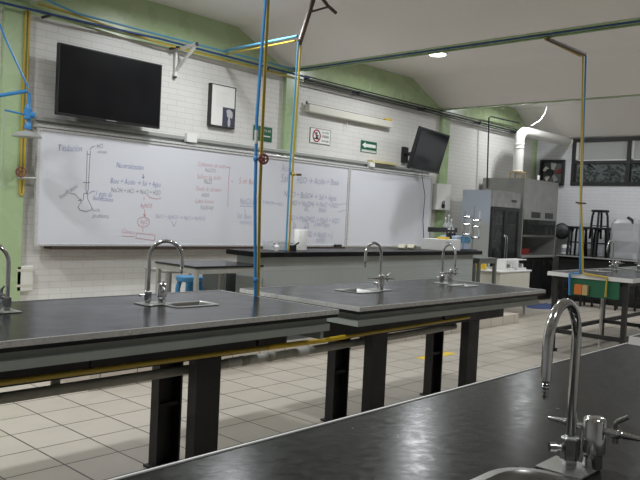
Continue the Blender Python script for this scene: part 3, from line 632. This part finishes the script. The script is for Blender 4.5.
mb.tube([(cx+R_*.92*math.cos(k*PI/14), WY-.0095, cz+R_*math.sin(k*PI/14)) for k in range(28)], .010, 4, closed=True); mb.bar((cx-R_*.62, WY-.0115, cz+R_*.66), (cx+R_*.62, WY-.0115, cz-R_*.66), .016, .002); mb.build('ring', SRED, t, label='red ring with slash')
mb = MB(); mb.box(cx-.012, cx+.012, WY-.0095, WY-.008, cz-.045, cz+.02).box(cx-.045, cx+.03, WY-.0095, WY-.008, cz-.05, cz-.03).box(cx+.0, cx+.04, WY-.0095, WY-.008, cz-.005, cz+.012).box(cx-.012, cx+.014, WY-.0095, WY-.008, cz+.026, cz+.052); mb.build('pictogram', SBLK, t)
for s, zz in (('NO COMER', .72), ('NI BEBER', .43), ('NO FUMAR', .13)): lab(t, s, x0+w_*.58, x0+w_*.93, z0+h_*zz, SBLK, 1.5)
mb = MB(); mb.box(x0-.006, x1+.006, WY-.010, WY-.001, z0-.006, z0).box(x0-.006, x1+.006, WY-.010, WY-.001, z1, z1+.006).box(x0-.006, x0, WY-.010, WY-.001, z0, z1).box(x1, x1+.006, WY-.010, WY-.001, z0, z1); mb.build('border', GREYD, t)
t, x0, x1, z0, z1 = sign('green exit route sign with a large white arrow pointing left', (360.8, 140), (376, 154), SGREEN); w_, h_ = x1-x0, z1-z0
poly_on(t, [(x0+w_*.07, z0+h_*.62), (x0+w_*.28, z0+h_*.90), (x0+w_*.28, z0+h_*.75), (x0+w_*.92, z0+h_*.75), (x0+w_*.92, z0+h_*.47), (x0+w_*.28, z0+h_*.47), (x0+w_*.28, z0+h_*.34)], SWHITE, 'arrow')
poly_on(t, [(x0+w_*.05, z0+h_*.05), (x0+w_*.95, z0+h_*.05), (x0+w_*.95, z0+h_*.24), (x0+w_*.05, z0+h_*.24)], SWHITE, 'caption_strip', .0088)
lab(t, 'RUTA DE EVACUACION', x0+w_*.08, x0+w_*.92, z0+h_*.10, SGREEN, 1.6)
# rolled-up projection screen
ps = thing('projection_screen', 'long white rolled-up projection screen case above the signs', 'projection screen', (8.2, WY, 2.87))
MB().box(7.28, 9.20, WY-.10, WY-.001, 2.845, 2.955).build('case', mat('case_cream', (.66, .65, .58), .45), ps, bevel=.015)
MB().box(7.27, 9.21, WY-.055, WY-.04, 2.96, 2.968).build('hanging_wire', DKPIPE, ps)
MB().box(7.27, 7.285, WY-.06, WY-.035, 2.955, 2.99).build('hook', DKPIPE, ps); MB().box(9.05, 9.19, WY-.09, WY-.02, 2.956, 2.985).build('label_tag', YELB, ps)
a = onY(347.5, 122, WY-.05); MB().tube([(a.x, WY-.05, 2.85), (a.x-.02, WY-.04, 2.70)], .006, 6).build('pull_cord', PVC, ps)
# grey utility box low on the wall
ub = thing('utility_box', 'cream painted utility box low on the brick wall beside the left green column', 'wall box', onY(25, 292, WY-.02))
a, b = onY(16.5, 266, WY-.05), onY(32.5, 291, WY-.05)
MB().box(a.x, b.x, WY-.06, WY-.001, b.z, a.z).build('cover', noisy('painted_box', (.70, .69, .63), (.66, .65, .59), 6, .5, .6), ub, bevel=.01)
h = (a.z-b.z); 
for k in (.18, .78): MB().box(a.x+.0, b.x, WY-.063, WY-.060, b.z+h*k, b.z+h*(k+.1)).build('rib', CREAM, ub)

# ------------------------------------------------------------------ demonstration counter on the dais
CT = 1.03
dc = thing('demonstration_counter', 'long grey demonstration counter with black top in front of the whiteboards', 'counter', (6.8, 5.35, .13))
MB().box(4.72, 8.86, 5.10, 5.62, CT-.05, CT).build('worktop', TOP3, dc, bevel=.003)
CPM = brick_mat('counter_panel', (.37, .395, .385), (.30, .32, .31), (0, 2), 1.4, .145, .004, .5, off=.37, shift=(.3, .02), bump=.15, vary=.012, wear=.06)
MB().box(4.83, 8.74, 5.17, 5.58, .13, CT-.05).build('body', CPM, dc, bevel=.004)
MB().box(4.80, 8.76, 5.15, 5.17, .13, .20).build('plinth', GREYD, dc)
# things on the counter
a = onY(300.5, 241, 5.36)
rl_ = tag(MB().lathe((a.x, 5.36, CT), [(.066, .0005), (.070, .004), (.070, .215), (.066, .22), (.022, .22), (.022, .20)], 24).build('paper_roll', PAPER, smooth=True), 'white paper towel roll standing beside the thin pipes', 'paper roll')
for k, (px, lb) in enumerate(((402, 'left of two cream felt erasers leaning on the counter'), (411, 'right of two cream felt erasers leaning on the counter'))):
    a = onY(px, 246.5, 5.4); t = thing('felt_eraser', lb, 'eraser', (a.x, 5.4, CT), 'felt erasers on the counter')
    X_ = Vector((.72, 0, .69)); Z_ = Vector((-.69, 0, .72))
    MB().obox(Vector((a.x, 5.4, CT+.040)), X_, Vector((0, 1, 0)), Z_, .034, .05, .014).build('felt', mat('felt_cream', (.66, .64, .50), .9) if k == 0 else bpy.data.materials['felt_cream'], t, bevel=.004)
    MB().obox(Vector((a.x+.017, 5.4, CT+.0305)), X_, Vector((0, 1, 0)), Z_, .033, .051, .008).build('back', BLACK, t, bevel=.003)
a = onY(280, 246, 5.42)
bt = thing('plastic_tray', 'clear plastic tray left of the thin pipes on the counter', 'tray', (a.x, 5.42, CT))
x0, x1, y0, y1 = a.x-.17, a.x+.12, 5.34, 5.5; m = MB(); m.box(x0, x1, y0, y1, CT, CT+.006)
for q in ((x0, x1, y0, y0+.005), (x0, x1, y1-.005, y1), (x0, x0+.005, y0+.005, y1-.005), (x1-.005, x1, y0+.005, y1-.005)): m.box(*q, CT+.006, CT+.09)
m.build('tray', CLEAR, bt); MB().box(x0-.01, x1+.01, y0-.01, y0, CT+.08, CT+.095).build('rim', WHITE, bt)
a = onY(272.5, 246.5, 5.3); tag(MB().lathe((a.x, 5.24, CT), [(.022, 0), (.026, .01), (.026, .05), (.012, .065), (.012, .08)], 12).build('bottle', WHITE, smooth=True), 'tiny white bottle at the left end of the counter', 'bottle')
a = onY(294.5, 246, 5.24); sc = thing('clamp', 'black clamp lying at the foot of the paper roll', 'clamp', (a.x, 5.24, CT)); MB().box(a.x-.04, a.x+.01, 5.22, 5.27, CT, CT+.06).build('jaw', BLACK, sc); MB().tube([(a.x-.03, 5.23, CT+.05), (a.x+.03, 5.21, CT+.09)], .01, 8).build('screw', BLACK, sc)
# right end of the counter: boxes and retort stands
x0 = onY(437, 245, 5.3).x; x1 = onY(455.5, 245, 5.3).x
wbx = thing('storage_box', 'white box with a yellow pack on top at the right end of the counter', 'box', (x0, 5.35, CT))
MB().box(x0, x1, 5.22, 5.55, CT, CT+.145).build('body', WHITE, wbx, bevel=.004)
mb = MB(); mb.box(x0+.08, x0+.2, 5.219, 5.22, CT+.10, CT+.115); mb.build('print', INKF, wbx)
a = onY(444, 238, 5.3); tag(MB().box(a.x-.06, a.x+.06, 5.25, 5.36, CT+.1455, CT+.175).build('pack', YELB, bevel=.004), 'small yellow pack lying on the white box', 'pack')
for px, lb in ((450, 'left of two dark bottles on the white box'), (454, 'right of two dark bottles on the white box')):
    a = onY(px, 236, 5.4); bo = thing('bottle', lb, 'bottle', (a.x, 5.42, CT+.1455), 'dark bottles on the white box')
    MB().lathe((a.x, 5.42, CT+.1455), [(.035, 0), (.038, .01), (.038, .08), (.015, .105), (.015, .125)], 14).build('body', BLACK, bo, smooth=True); MB().lathe((a.x, 5.42, CT+.2705), [(.018, 0), (.018, .022)], 12).build('cap', WHITE, bo)
x0 = onY(456.5, 245, 5.3).x; bb = thing('plastic_crate', 'pale blue translucent box beside the white box on the counter', 'box', (x0, 5.35, CT))
x1 = 8.85; MB().box(x0, x1, 5.3, 5.58, CT, CT+.19).build('body', mat('pale_blue_plastic', (.42, .52, .66), .4), bb, bevel=.008); MB().box(x0+.10, x1, 5.292, 5.299, CT+.10, CT+.19).build('label', BLUEL, bb)
def stand(px, ytop, Y, lb, h2):
    a = onY(px, 248, Y); top = onY(px, ytop, Y).z; x = a.x
    t = thing('retort_stand', lb, 'retort stand', (x, Y, CT), 'retort stands on the counter')
    MB().box(x-.05, x+.05, Y-.06, Y+.08, CT, CT+.012).build('base', LEGM, t); MB().tube([(x, Y, CT+.012), (x, Y, top)], .008, 8).build('rod', STEEL, t)
    for hh in h2:
        z = CT+hh; cl = MB().tube([(x-.02, Y, z), (x+.12, Y-.02, z)], .012, 8).build('clamp', CHROMED, t, smooth=True)
        MB().lathe((x, Y, z), [(.011, -.02), (.017, -.016), (.017, .016), (.011, .02)], 8).build('boss', BLACK, cl); MB().lathe((x+.12, Y-.02, z), [(.021, -.012), (.021, .012)], 8).build('jaw', CHROME, cl)
    MB().tube([(x+.12, Y-.02, CT+.15), (x+.12, Y-.02, CT+.2), (x+.12, Y-.02, top-.06)], [.004, .013, .013], 8).build('burette', CLEAR, t, smooth=True)
    return t
stand(463, 211, 5.26, 'left retort stand with clamps at the right end of the counter', (.22, .36, .46))
stand(472, 206, 5.24, 'right retort stand with clamps, nearest the fridge', (.18, .33, .42))
a = onY(437, 231, 5.45); b = onY(464, 231, 5.45)
rk = thing('glassware_rack', 'black shelf rack behind the white box on the counter', 'rack', (a.x, 5.56, CT))
MB().box(a.x, b.x, 5.56, 5.60, 1.26, 1.325).build('shelf', BLACK, rk)
for x in (a.x+.02, b.x-.02): MB().tube([(x, 5.58, CT), (x, 5.58, 1.26)], .008, 8).build('post', STEEL, rk)
for k, (dx, hh) in enumerate(((.40, .12), (.48, .16), (.55, .10))):
    fl = thing('flask', ('left glass flask on the black rack', 'tall middle glass flask on the black rack', 'right glass flask on the black rack')[k], 'flask', (a.x+dx, 5.58, 1.3255), 'flasks on the rack')
    MB().lathe((a.x+dx, 5.58, 1.3255), [(.018, 0), (.03, .01), (.03, .03), (.011, hh*.6), (.011, hh)], 12).build('glass', CLEAR, fl, smooth=True); MB().lathe((a.x+dx, 5.58, 1.3255+hh), [(.014, 0), (.014, .025)], 10).build('stopper', WHITE, fl)
# grey table left of the counter
def metal_table(name, label, x0, x1, y0, y1, z0, z1, topm, fm, w=.045, apr=.09):
    t = thing(name, label, 'table', ((x0+x1)/2, (y0+y1)/2, z0)); MB().box(x0-.01, x1+.01, y0-.01, y1+.01, z1-.018, z1).build('tabletop', topm, t, bevel=.003)
    a = MB(); a.box(x0+w, x1-w, y0, y0+.025, z1-.018-apr, z1-.018).box(x0+w, x1-w, y1-.025, y1, z1-.018-apr, z1-.018).box(x0, x0+.025, y0+w, y1-w, z1-.018-apr, z1-.018).box(x1-.025, x1, y0+w, y1-w, z1-.018-apr, z1-.018); a.build('apron', fm, t)
    for x in (x0, x1-w):
        for y in (y0, y1-w): MB().box(x, x+w, y, y+w, z0, z1-.018).build('leg', fm, t, bevel=.003)
    return t
metal_table('side_table', 'grey metal table with black top standing left of the demonstration counter', 3.865, 4.64, 4.985, 5.58, .13, .92, TOP2, GREYM, .035, .05)
metal_table('low_table', 'lower grey metal table behind the black-topped side table', 4.30, 4.62, 6.02, 6.40, .13, .785, GREYM, GREYM, .028, .012)
gb = thing('cabinet', 'dark grey cabinet standing behind the side table at the counter end', 'cabinet', (5.0, 5.95, .13)); MB().box(4.85, 5.35, 5.75, 6.15, .13, .83).build('body', GREYD, gb, bevel=.004); MB().box(4.87, 5.33, 5.742, 5.749, .16, .80).build('door', GREYD, gb)
def stool(label, loc, m, h, r, thick=.04, group='black lab stools'):
    t = thing('stool', label, 'stool', loc, group, local=True)
    MB().lathe((0, 0, h-thick), [(r*.92, 0), (r, thick*.3), (r, thick*.8), (r*.95, thick)], 20).build('seat', m, t, smooth=True)
    for k in range(4):
        a = PI/4+k*PI/2; c, s = math.cos(a), math.sin(a)
        MB().tube([(c*r*.72, s*r*.72, h-thick), (c*r*.84, s*r*.84, h*.8), (c*r*1.02, s*r*1.02, 0)], thick*.48, 8).build('leg', m, t, smooth=True)
    rg = MB().tube([(math.cos(k*PI/10)*r*.88, math.sin(k*PI/10)*r*.88, h*.45) for k in range(20)], thick*.22, 6, closed=True).build('foot_ring', m, t, smooth=True)
    return t
stool('round blue stool standing behind the side table', (4.42, 5.80, .13), STOOLB, .615, .135, .05, None)
# grey frame table right of the counter
metal_table('side_table', 'small grey metal frame table at the right end of the counter', 8.97, 9.46, 5.20, 5.58, .13, .92, GREYF, GREYF, .045, .06)
# cream cabinet with balances
cc = thing('cabinet', 'cream cabinet carrying white balances, in front of the glass-door fridge', 'cabinet', (10.2, 5.6, 0))
MB().box(9.72, 10.68, 5.28, 5.90, .17, .69).build('body', CREAM, cc, bevel=.008); MB().box(9.70, 10.70, 5.26, 5.92, .69, .712).build('top', WHITE, cc, bevel=.004)
for x in (9.74, 10.62):
    for y in (5.30, 5.84): MB().box(x, x+.04, y, y+.04, 0, .17).build('leg', GREYM, cc)
for k, (x, y, lb) in enumerate(((9.80, 5.62, 'leftmost white balance on the cream cabinet'), (9.98, 5.34, 'middle white balance on the cream cabinet'), (10.36, 5.34, 'right white balance on the cream cabinet'))):
    t = thing('balance', lb, 'balance', (x, y, .7125), 'balances on the cream cabinet')
    MB().box(x, x+.30, y, y+.22, .7125, .742).build('base', WHITE, t, bevel=.004); MB().box(x, x+.04, y, y+.2, .742, .86).build('column', WHITE, t, bevel=.004)
    MB().box(x, x+.30, y, y+.2, .862, .876).build('beam', WHITE, t, bevel=.003); MB().lathe((x+.19, y+.1, .742), [(.02, 0), (.02, .03), (.06, .035), (.06, .045)], 14).build('pan', CHROMED, t); MB().box(x+.07, x+.28, y+.19, y+.20, .742, .862).build('back_glass', BLACK, t)
    MB().box(x+.26, x+.29, y+.05, y+.15, .742, .80).build('weight', WHITE, t)
tag(MB().box(9.74, 9.79, 5.55, 5.75, .7125, .80).build('pack', YELB, bevel=.004), 'orange-yellow pack at the left edge of the cream cabinet', 'pack')

# ------------------------------------------------------------------ fridge, hood, duct
fg = thing('glass_door_fridge', 'tall glass-door fridge with pale blue side, left of the steel hood', 'fridge', (11.3, 6.4, 0))
fx0, fx1, fy0, fy1, fz = 10.85, 11.80, 6.10, 6.69, 1.975
MB().box(fx0, fx0+.03, fy0+.04, fy1, 1.42, fz).build('left_side', FRIDGE, fg, label='pale blue upper side panel'); MB().box(fx0, fx0+.03, fy0+.04, fy1, 0, 1.42).build('left_side', STONE, fg, label='grey lower side panel')
m = MB(); m.box(fx1-.03, fx1, fy0+.04, fy1, 0, fz).box(fx0+.03, fx1-.03, fy1-.03, fy1, 0, fz).box(fx0+.03, fx1-.03, fy0+.04, fy1-.03, fz-.03, fz).box(fx0+.03, fx1-.03, fy0+.04, fy1-.03, 0, .14); m.build('cabinet_body', GREYD, fg)
MB().box(fx0, fx1, fy0-.01, fy0+.04, 1.70, fz).build('header_panel', STEEL, fg, bevel=.004); np_ = MB().box(11.47, 11.65, fy0-.014, fy0-.01, 1.80, 1.84).build('name_plate', BLACK, fg)
for a, b in ((fx0, fx0+.475), (fx0+.48, fx1)):
    d = MB(); y0, y1 = fy0, fy0+.038
    d.box(a, b, y0, y1, .14, .19).box(a, b, y0, y1, 1.645, 1.695).box(a, a+.05, y0, y1, .19, 1.645).box(b-.05, b, y0, y1, .19, 1.645); dd = d.build('door', BLACK, fg)
    MB().box(a+.05, b-.05, y0+.012, y0+.020, .19, 1.645).build('glass', CGLASS, dd)
    hx = b-.03 if a == fx0 else a+.03; MB().tube([(hx, y0, .8), (hx, y0-.03, .82), (hx, y0-.03, 1.2), (hx, y0, 1.22)], .008, 8).build('handle', CHROMED, dd, smooth=True)
for z in (.45, .78, 1.10, 1.40): MB().box(fx0+.03, fx1-.03, fy0+.06, fy1-.03, z, z+.015).build('shelf', STEEL, fg)
bm_ = bpy.data.materials['aged_chrome']
n = 0
for z, wd in ((.465, 'bottom shelf'), (.795, 'second shelf'), (1.115, 'third shelf'), (1.415, 'top shelf')):
    for k, x in enumerate((10.98, 11.15, 11.42, 11.6)):
        o = MB().lathe((x, 6.28, z), [(.045, 0), (.05, .01), (.05, .13), (.02, .17), (.02, .2)], 12).build('jar', (GREYM, GREYD, GREYM, STONE)[k], smooth=True)
        tag(o, '%s jar on the %s inside the glass-door fridge' % (('leftmost', 'second', 'third', 'rightmost')[k], wd), 'jar', 'jars in the fridge')
hd = thing('fume_hood', 'large grey steel fume hood with dark opening, in the corner', 'fume hood', (12.8, 6.6, 0))
hx0, hx1, hy0, hy1, hz = 12.12, 13.53, 6.20, 7.05, 2.25
MB().box(hx0, hx0+.03, hy0, hy1, .86, hz).build('left_side', HOODM, hd); MB().box(hx1-.03, hx1, hy0, hy1, .86, hz).build('right_side', HOODM, hd)
MB().box(hx0+.03, hx1-.03, hy1-.03, hy1, .86, hz).build('back_panel', GREYD, hd); MB().box(hx0, hx1, hy0, hy1, hz, hz+.015).build('roof_panel', HOODM, hd)
MB().box(hx0+.03, hx1-.03, hy0, hy0+.03, 1.72, hz).build('upper_panel', HOODM, hd)
b_ = MB(); b_.box(hx0+.03, hx1-.03, hy0-.01, hy0+.03, 1.52, 1.72); bd = b_.build('control_band', HOODM, hd, bevel=.003)
for a, b in ((12.44, 12.80), (13.0, 13.33)):
    v = MB().box(a, b, hy0-.016, hy0-.010, 1.56, 1.665).build('louvre', BLACK, hd); sl = MB()
    for k in range(4): sl.box(a+.01, b-.01, hy0-.020, hy0-.016, 1.575+k*.022, 1.582+k*.022)
    sl.build('slats', GREYD, v)
MB().box(hx0+.03, hx1-.03, hy0+.005, hy0+.013, 1.24, 1.52).build('sash_glass', CGLASS, hd); MB().box(hx0+.03, hx1-.03, hy0-.015, hy0+.025, 1.20, 1.24).build('sash_bar', STEEL, hd)
MB().box(hx0, hx1, hy0-.02, hy1, .82, .86).build('work_surface', HOODM, hd, bevel=.004)
lo = MB().box(hx0+.02, hx1-.02, hy0+.03, hy1, .0, .82).build('base_cabinet', BLACK, hd)
for k, a in enumerate((12.16, 12.61, 13.06)):
    d = MB().box(a, a+.43, hy0+.01, hy0+.029, .08, .80).build('cupboard_door', BLACK, hd, bevel=.003)
    for hx in ((a+.38,) if k == 0 else (a+.05,) if k == 1 else (a+.05, a+.38)): MB().box(hx-.012, hx+.012, hy0-.012, hy0+.01, .68, .76).build('handle', CHROMED, d)
tag(MB().box(12.6, 12.9, 6.42, 6.66, .8605, .97).build('plastic_tub', REDP, bevel=.01), 'red plastic tub inside the fume hood', 'tub')
tag(MB().box(12.2, 12.42, 6.40, 6.6, .8605, .94).build('plastic_tub', REDP, bevel=.01), 'smaller red tub at the left inside the fume hood', 'tub')
for k, (x, lb) in enumerate(((12.45, 'left'), (12.68, 'middle'), (12.92, 'right'))):
    tag(MB().lathe((x, 6.8, .8605), [(.08, 0), (.09, .02), (.09, .35), (.04, .45), (.04, .5)], 16).build('bottle', (GREYD, STONE, STONE)[k], smooth=True), '%s tall bottle standing at the back of the fume hood' % lb, 'bottle', 'bottles in the hood')
tag(MB().lathe((12.86, 6.3, hz+.015), [(.02, 0), (.022, .01), (.022, .09), (.014, .10)], 12).build('bottle', WHITE, smooth=True), 'tiny white bottle on top of the fume hood', 'bottle')
du = thing('exhaust_duct', 'white exhaust duct rising from the fume hood and bending to the right wall', 'duct', (12.6, 6.6, hz))
P0 = Vector((12.6, 6.6, 0)); zt = 3.10
pts = [(12.6, 6.6, 2.40), (12.6, 6.6, zt-.08), (12.64, 6.6, zt+.02), (12.74, 6.6, zt+.08), (12.9, 6.58, zt+.09), (WX, 6.42, zt+.06)]
MB().tube(pts, .096, 20).build('pipe', DUCT, du, smooth=True)
for z in (2.43, 2.86, 2.93): MB().lathe((12.6, 6.6, z), [(.0965, -.012), (.103, 0), (.0965, .012)], 20).build('seam_ring', DUCT, du, smooth=True)
f = MB(); 
for x in (12.5, 12.7):
    for y in (6.5, 6.7): f.bar((x, y, hz+.015), (x, y, 2.415), .02)
f.box(12.48, 12.72, 6.48, 6.51, 2.395, 2.415).box(12.48, 12.72, 6.69, 6.72, 2.395, 2.415).box(12.48, 12.51, 6.51, 6.69, 2.395, 2.415).box(12.69, 12.72, 6.51, 6.69, 2.395, 2.415)
f.build('stand_frame', TAN, du)
MB().lathe((WX-.001, 6.42, zt+.06), [(.13, -.02), (.13, 0)], 20, 'x').build('wall_collar', DUCT, du)
# fan in the right wall
fy1_, fz1_ = onX(541.5, 160, WX-.02).y, onX(541.5, 160, WX-.02).z; fy0_, fz0_ = onX(564, 185.5, WX-.02).y, onX(564, 185.5, WX-.02).z
cyf, czf = (fy0_+fy1_)/2, (fz0_+fz1_)/2; hf = (fy1_-fy0_)/2
fn = thing('extractor_fan', 'square black extractor fan on the wall left of the window', 'fan', (WX, cyf, czf))
m = MB(); t_ = .05; X0, X1 = WX-.09, WX-.001
m.box(X0, X1, cyf-hf, cyf+hf, czf-hf, czf-hf+t_).box(X0, X1, cyf-hf, cyf+hf, czf+hf-t_, czf+hf).box(X0, X1, cyf-hf, cyf-hf+t_, czf-hf+t_, czf+hf-t_).box(X0, X1, cyf+hf-t_, cyf+hf, czf-hf+t_, czf+hf-t_); m.build('housing', BLACK, fn, bevel=.01)
MB().box(WX-.02, WX-.002, cyf-hf+t_, cyf+hf-t_, czf-hf+t_, czf+hf-t_).build('back', GREYD, fn)
MB().lathe((WX-.06, cyf+.05, czf+.0), [(.075, -.03), (.075, .04)], 16, 'x').build('motor', BLACK, fn)
for k in range(5):
    a = k*2*PI/5+.5; d = Vector((0, math.cos(a), math.sin(a))); s = Vector((.3, -math.sin(a), math.cos(a))).normalized(); c0 = Vector((WX-.045, cyf, czf)); b = MB()
    v = [b.bm.verts.new(p) for p in (c0+d*.06-s*.03, c0+d*.20-s*.07, c0+d*.20+s*.05, c0+d*.06+s*.03)]
    v2 = [b.bm.verts.new(x.co+Vector((.004, 0, 0))) for x in v]; b.face(v); b.face(v2[::-1])
    for i in range(4): b.face([v[i], v[(i+1) % 4], v2[(i+1) % 4], v2[i]])
    b.build('blade', (WHITE, STONE, VALVER, STONE, CREAM)[k], fn)
# wall pipe in front of the hood bay
pipe('conduit', 'thin dark conduit looping down the wall left of the exhaust duct', [onY(487, 188, 6.95), onY(489, 117.5, 6.95), onY(491, 116.5, 6.95), onY(519, 123, 6.95)], .014, DKPIPE)
pipe('lamp_cord', 'white cord hanging from the ceiling above the exhaust duct', [onY(547, 106, 6.2), onY(545, 113, 6.2), onY(540, 120.5, 6.2), onY(531, 126, 6.25)], .008, WHITE, 'cord')
# wall bench with stools along the right wall
wbn = thing('wall_bench', 'black wall bench under the window carrying the stacked stools', 'bench', (13.9, 5.0, 0))
MB().box(13.5, WX-.002, 3.6, 6.15, .84, .88).build('worktop', TOP2, wbn, bevel=.003); MB().box(13.58, WX-.002, 3.62, 6.13, 0, .84).build('body', BLACK, wbn)
MB().box(13.497, 13.502, 3.6, 6.15, .85, .875).build('edge_strip', STONE, wbn)
for k in range(5): MB().box(13.56, 13.58, 3.64+k*.5, 4.12+k*.5, .06, .80).build('door', LEGM, wbn)
SH = .56
st0 = stool('black stool on the wall bench, nearest the fume hood', (13.85, 5.87, .8805), STOOLK, SH, .165, .045)
pos = [((13.66, 5.36, .8805), 'black stool on the wall bench, in front of the stack of two'), ((13.68, 5.86, .8805), 'black stool on the wall bench, in front of the one nearest the hood'), ((13.1, 5.75, 0), 'black stool on the floor close to the fume hood, tucked against the wall bench'), ((13.0, 3.85, 0), 'black stool on the floor under the window, right of all the others'),
       ((13.9, 5.42, .8805), 'black stool on the wall bench, lowest of the stack of two'), ((13.9, 5.50, .8805+.335), 'black stool on top of the stack under the window'), ((13.72, 5.62, .8805), 'black stool on the wall bench between its neighbours, set forward'),
       ((12.95, 5.35, 0), 'black stool on the floor, nearest the fume hood cupboards'), ((12.9, 4.85, 0), 'black stool on the floor, second from the hood'), ((13.1, 4.3, 0), 'black stool on the floor, farthest from the hood')]
for p, lb in pos:
    o = copy_tree(st0); o.location = p; o['label'] = lb; o.rotation_euler.z = random.random()
for k, o in enumerate([o for o in COL.objects if o.name.startswith('stool') and o.parent is None and o.location.z < .01]): o.scale = (1, 1, 1.05)
# bagged appliance on the bench
bg = thing('wrapped_appliance', 'bulky appliance wrapped in clear plastic beside the stacked stools', 'appliance', (13.9, 4.95, .88))
MB().box(13.75, 14.15, 4.78, 5.10, .8805, 1.55).build('appliance', mat('appliance_grey', (.36, .37, .38), .5), bg, bevel=.03)
m = MB(); rings = []
for z, g in ((.881, .045), (1.0, .03), (1.2, .05), (1.4, .035), (1.54, .03), (1.60, -.01), (1.63, -.08)):
    rr = rrect(13.72-g, 14.15+g, 4.75-g, 5.18+g, .07, 4); rings.append([m.bm.verts.new((a+random.uniform(-.012, .012), b+random.uniform(-.012, .012), z+random.uniform(-.01, .01)*(z > .9))) for a, b in rr])
for A_, B_ in zip(rings, rings[1:]):
    for k in range(len(A_)): m.face([A_[k], A_[(k+1) % len(A_)], B_[(k+1) % len(A_)], B_[k]])
m.face(rings[-1]); m.build('plastic_bag', BAGM, bg, label='clear plastic bag')
MB().tube([(13.72, 4.80, 1.53), (13.74, 4.84, 1.60), (13.80, 4.93, 1.645)], .03, 8).build('tie', BLACK, bg, smooth=True)
bk = thing('bucket', 'white and blue container at the hood end of the wall bench', 'container', (13.72, 6.06, .8805)); MB().lathe((13.72, 6.06, .8805), [(.075, 0), (.085, .01), (.085, .17), (.07, .19)], 16).build('body', WHITE, bk, smooth=True); MB().lathe((13.72, 6.06, .93), [(.0865, 0), (.0865, .08)], 16, cap=False).build('label', FRIDGE, bk)
sv = thing('wire_basket', 'dark round wire basket hanging on the wall between fume hood and window', 'basket', (WX, 6.16, 1.3))
bc = onX(561, 231, WX-.05)
MB().lathe((WX-.012, bc.y, bc.z), [(.15, -.001), (.15, .011)], 20, 'x').build('back_disc', GREYD, sv)
MB().lathe((WX-.012, bc.y, bc.z), [(.02, -.06), (.08, -.055), (.13, -.03), (.15, 0)], 18, 'x', cap=False).build('bowl', GREYD, sv, smooth=True)
MB().tube([(WX-.014, bc.y+.155*math.cos(k*PI/12), bc.z+.155*math.sin(k*PI/12)) for k in range(24)], .012, 6, closed=True).build('rim', BLACK, sv, smooth=True)

# floor things
m = MB(); P = [onZ(529, 309, .0), onZ(534, 304, .0), onZ(548, 303.5, 0), onZ(548, 309, 0), onZ(538, 311, 0)]
for k in range(1):
    cxp = sum((p for p in P), Vector())/5; n_ = 20; lo = []; hi = []
    for i in range(n_):
        a = 2*PI*i/n_; r = .34+random.uniform(-.05, .05); lo.append(m.bm.verts.new((cxp.x+r*math.cos(a), cxp.y+r*.8*math.sin(a), .002))); hi.append(m.bm.verts.new((cxp.x+r*.75*math.cos(a), cxp.y+r*.6*math.sin(a), .035+random.uniform(0, .03))))
    tp = m.bm.verts.new((cxp.x, cxp.y, .05))
    for i in range(n_):
        j = (i+1) % n_; m.face([lo[i], lo[j], hi[j], hi[i]]); m.face([hi[i], hi[j], tp])
tag(m.build('cleaning_cloth', CLOTH, smooth=True), 'dark blue cloth heaped on the floor by the cream cabinet', 'cloth')
a, b = onZ(421, 359, .0), onZ(461, 354.5, 0)
tag(MB().box(a.x, b.x, a.y-.05, a.y+.07, .0005, .0025).build('floor_tape', YELB), 'yellow tape strip stuck on the floor tiles behind the middle bench', 'tape')
a = onZ(610, 305, 0)
tag(MB().box(a.x, a.x+1.4, a.y-.03, a.y+.03, .0005, .0025).build('floor_tape', YELB), 'yellow tape strip on the floor far under the right-hand bench', 'tape')

# ------------------------------------------------------------------ lamps
def lamp(label, x, y, power, on_v=False):
    t = thing('ceiling_lamp', label, 'lamp', (x, y, ZT), 'round ceiling lamps')
    MB().lathe((x, y, ZT), [(.125, -.03), (.14, -.02), (.145, -.0005)], 24).build('rim', WHITE, t, smooth=True)
    MB().lathe((x, y, ZT-.031), [(.115, -.006), (.115, 0)], 24).build('diffuser', EMIT, t)
    la = bpy.data.lights.new('lamp_light', 'AREA'); la.shape = 'DISK'; la.size = .24; la.energy = power; la.color = (.95, .98, 1.0); la.spread = math.radians(170)
    lo = bpy.data.objects.new('lamp_light', la); COL.objects.link(lo); lo.location = (0, 0, -.045); lo.parent = t
lamp('round ceiling lamp above the whiteboards beside the long green beam', 8.46, 5.74, 42)
lamp('ceiling lamp in front of the left television, above the picture', 5.0, 5.75, 42)
lamp('ceiling lamp near the exhaust duct', 12.45, 6.15, 26)
lamp('ceiling lamp at the far left, out of view', 1.25, 5.5, 62)
lamp('ceiling lamp above the first two benches', 4.6, 3.2, 42)
lamp('ceiling lamp above the left end of the first bench', 1.25, 3.2, 50)
lamp('unseen ceiling lamp added to brighten the right wall', 12.3, 2.6, 75)  # added outside the view as fill for the right wall
lamp('second unseen ceiling lamp added to brighten the right side', 8.9, 2.3, 55)  # another added fill lamp, kept out of frame
lamp('ceiling lamp behind the camera on the left', 1.25, -.8, 25)
# world: overcast daylight outside
wd = bpy.data.worlds.new('world'); S.world = wd; wd.use_nodes = True
wd.node_tree.nodes['Background'].inputs[0].default_value = (.62, .70, .72, 1); wd.node_tree.nodes['Background'].inputs[1].default_value = .28
vs = S.view_settings; vs.view_transform = 'Standard'; vs.look = 'None'; vs.exposure = 0; vs.gamma = 1; vs.use_curve_mapping = False
bpy.context.view_layer.update()
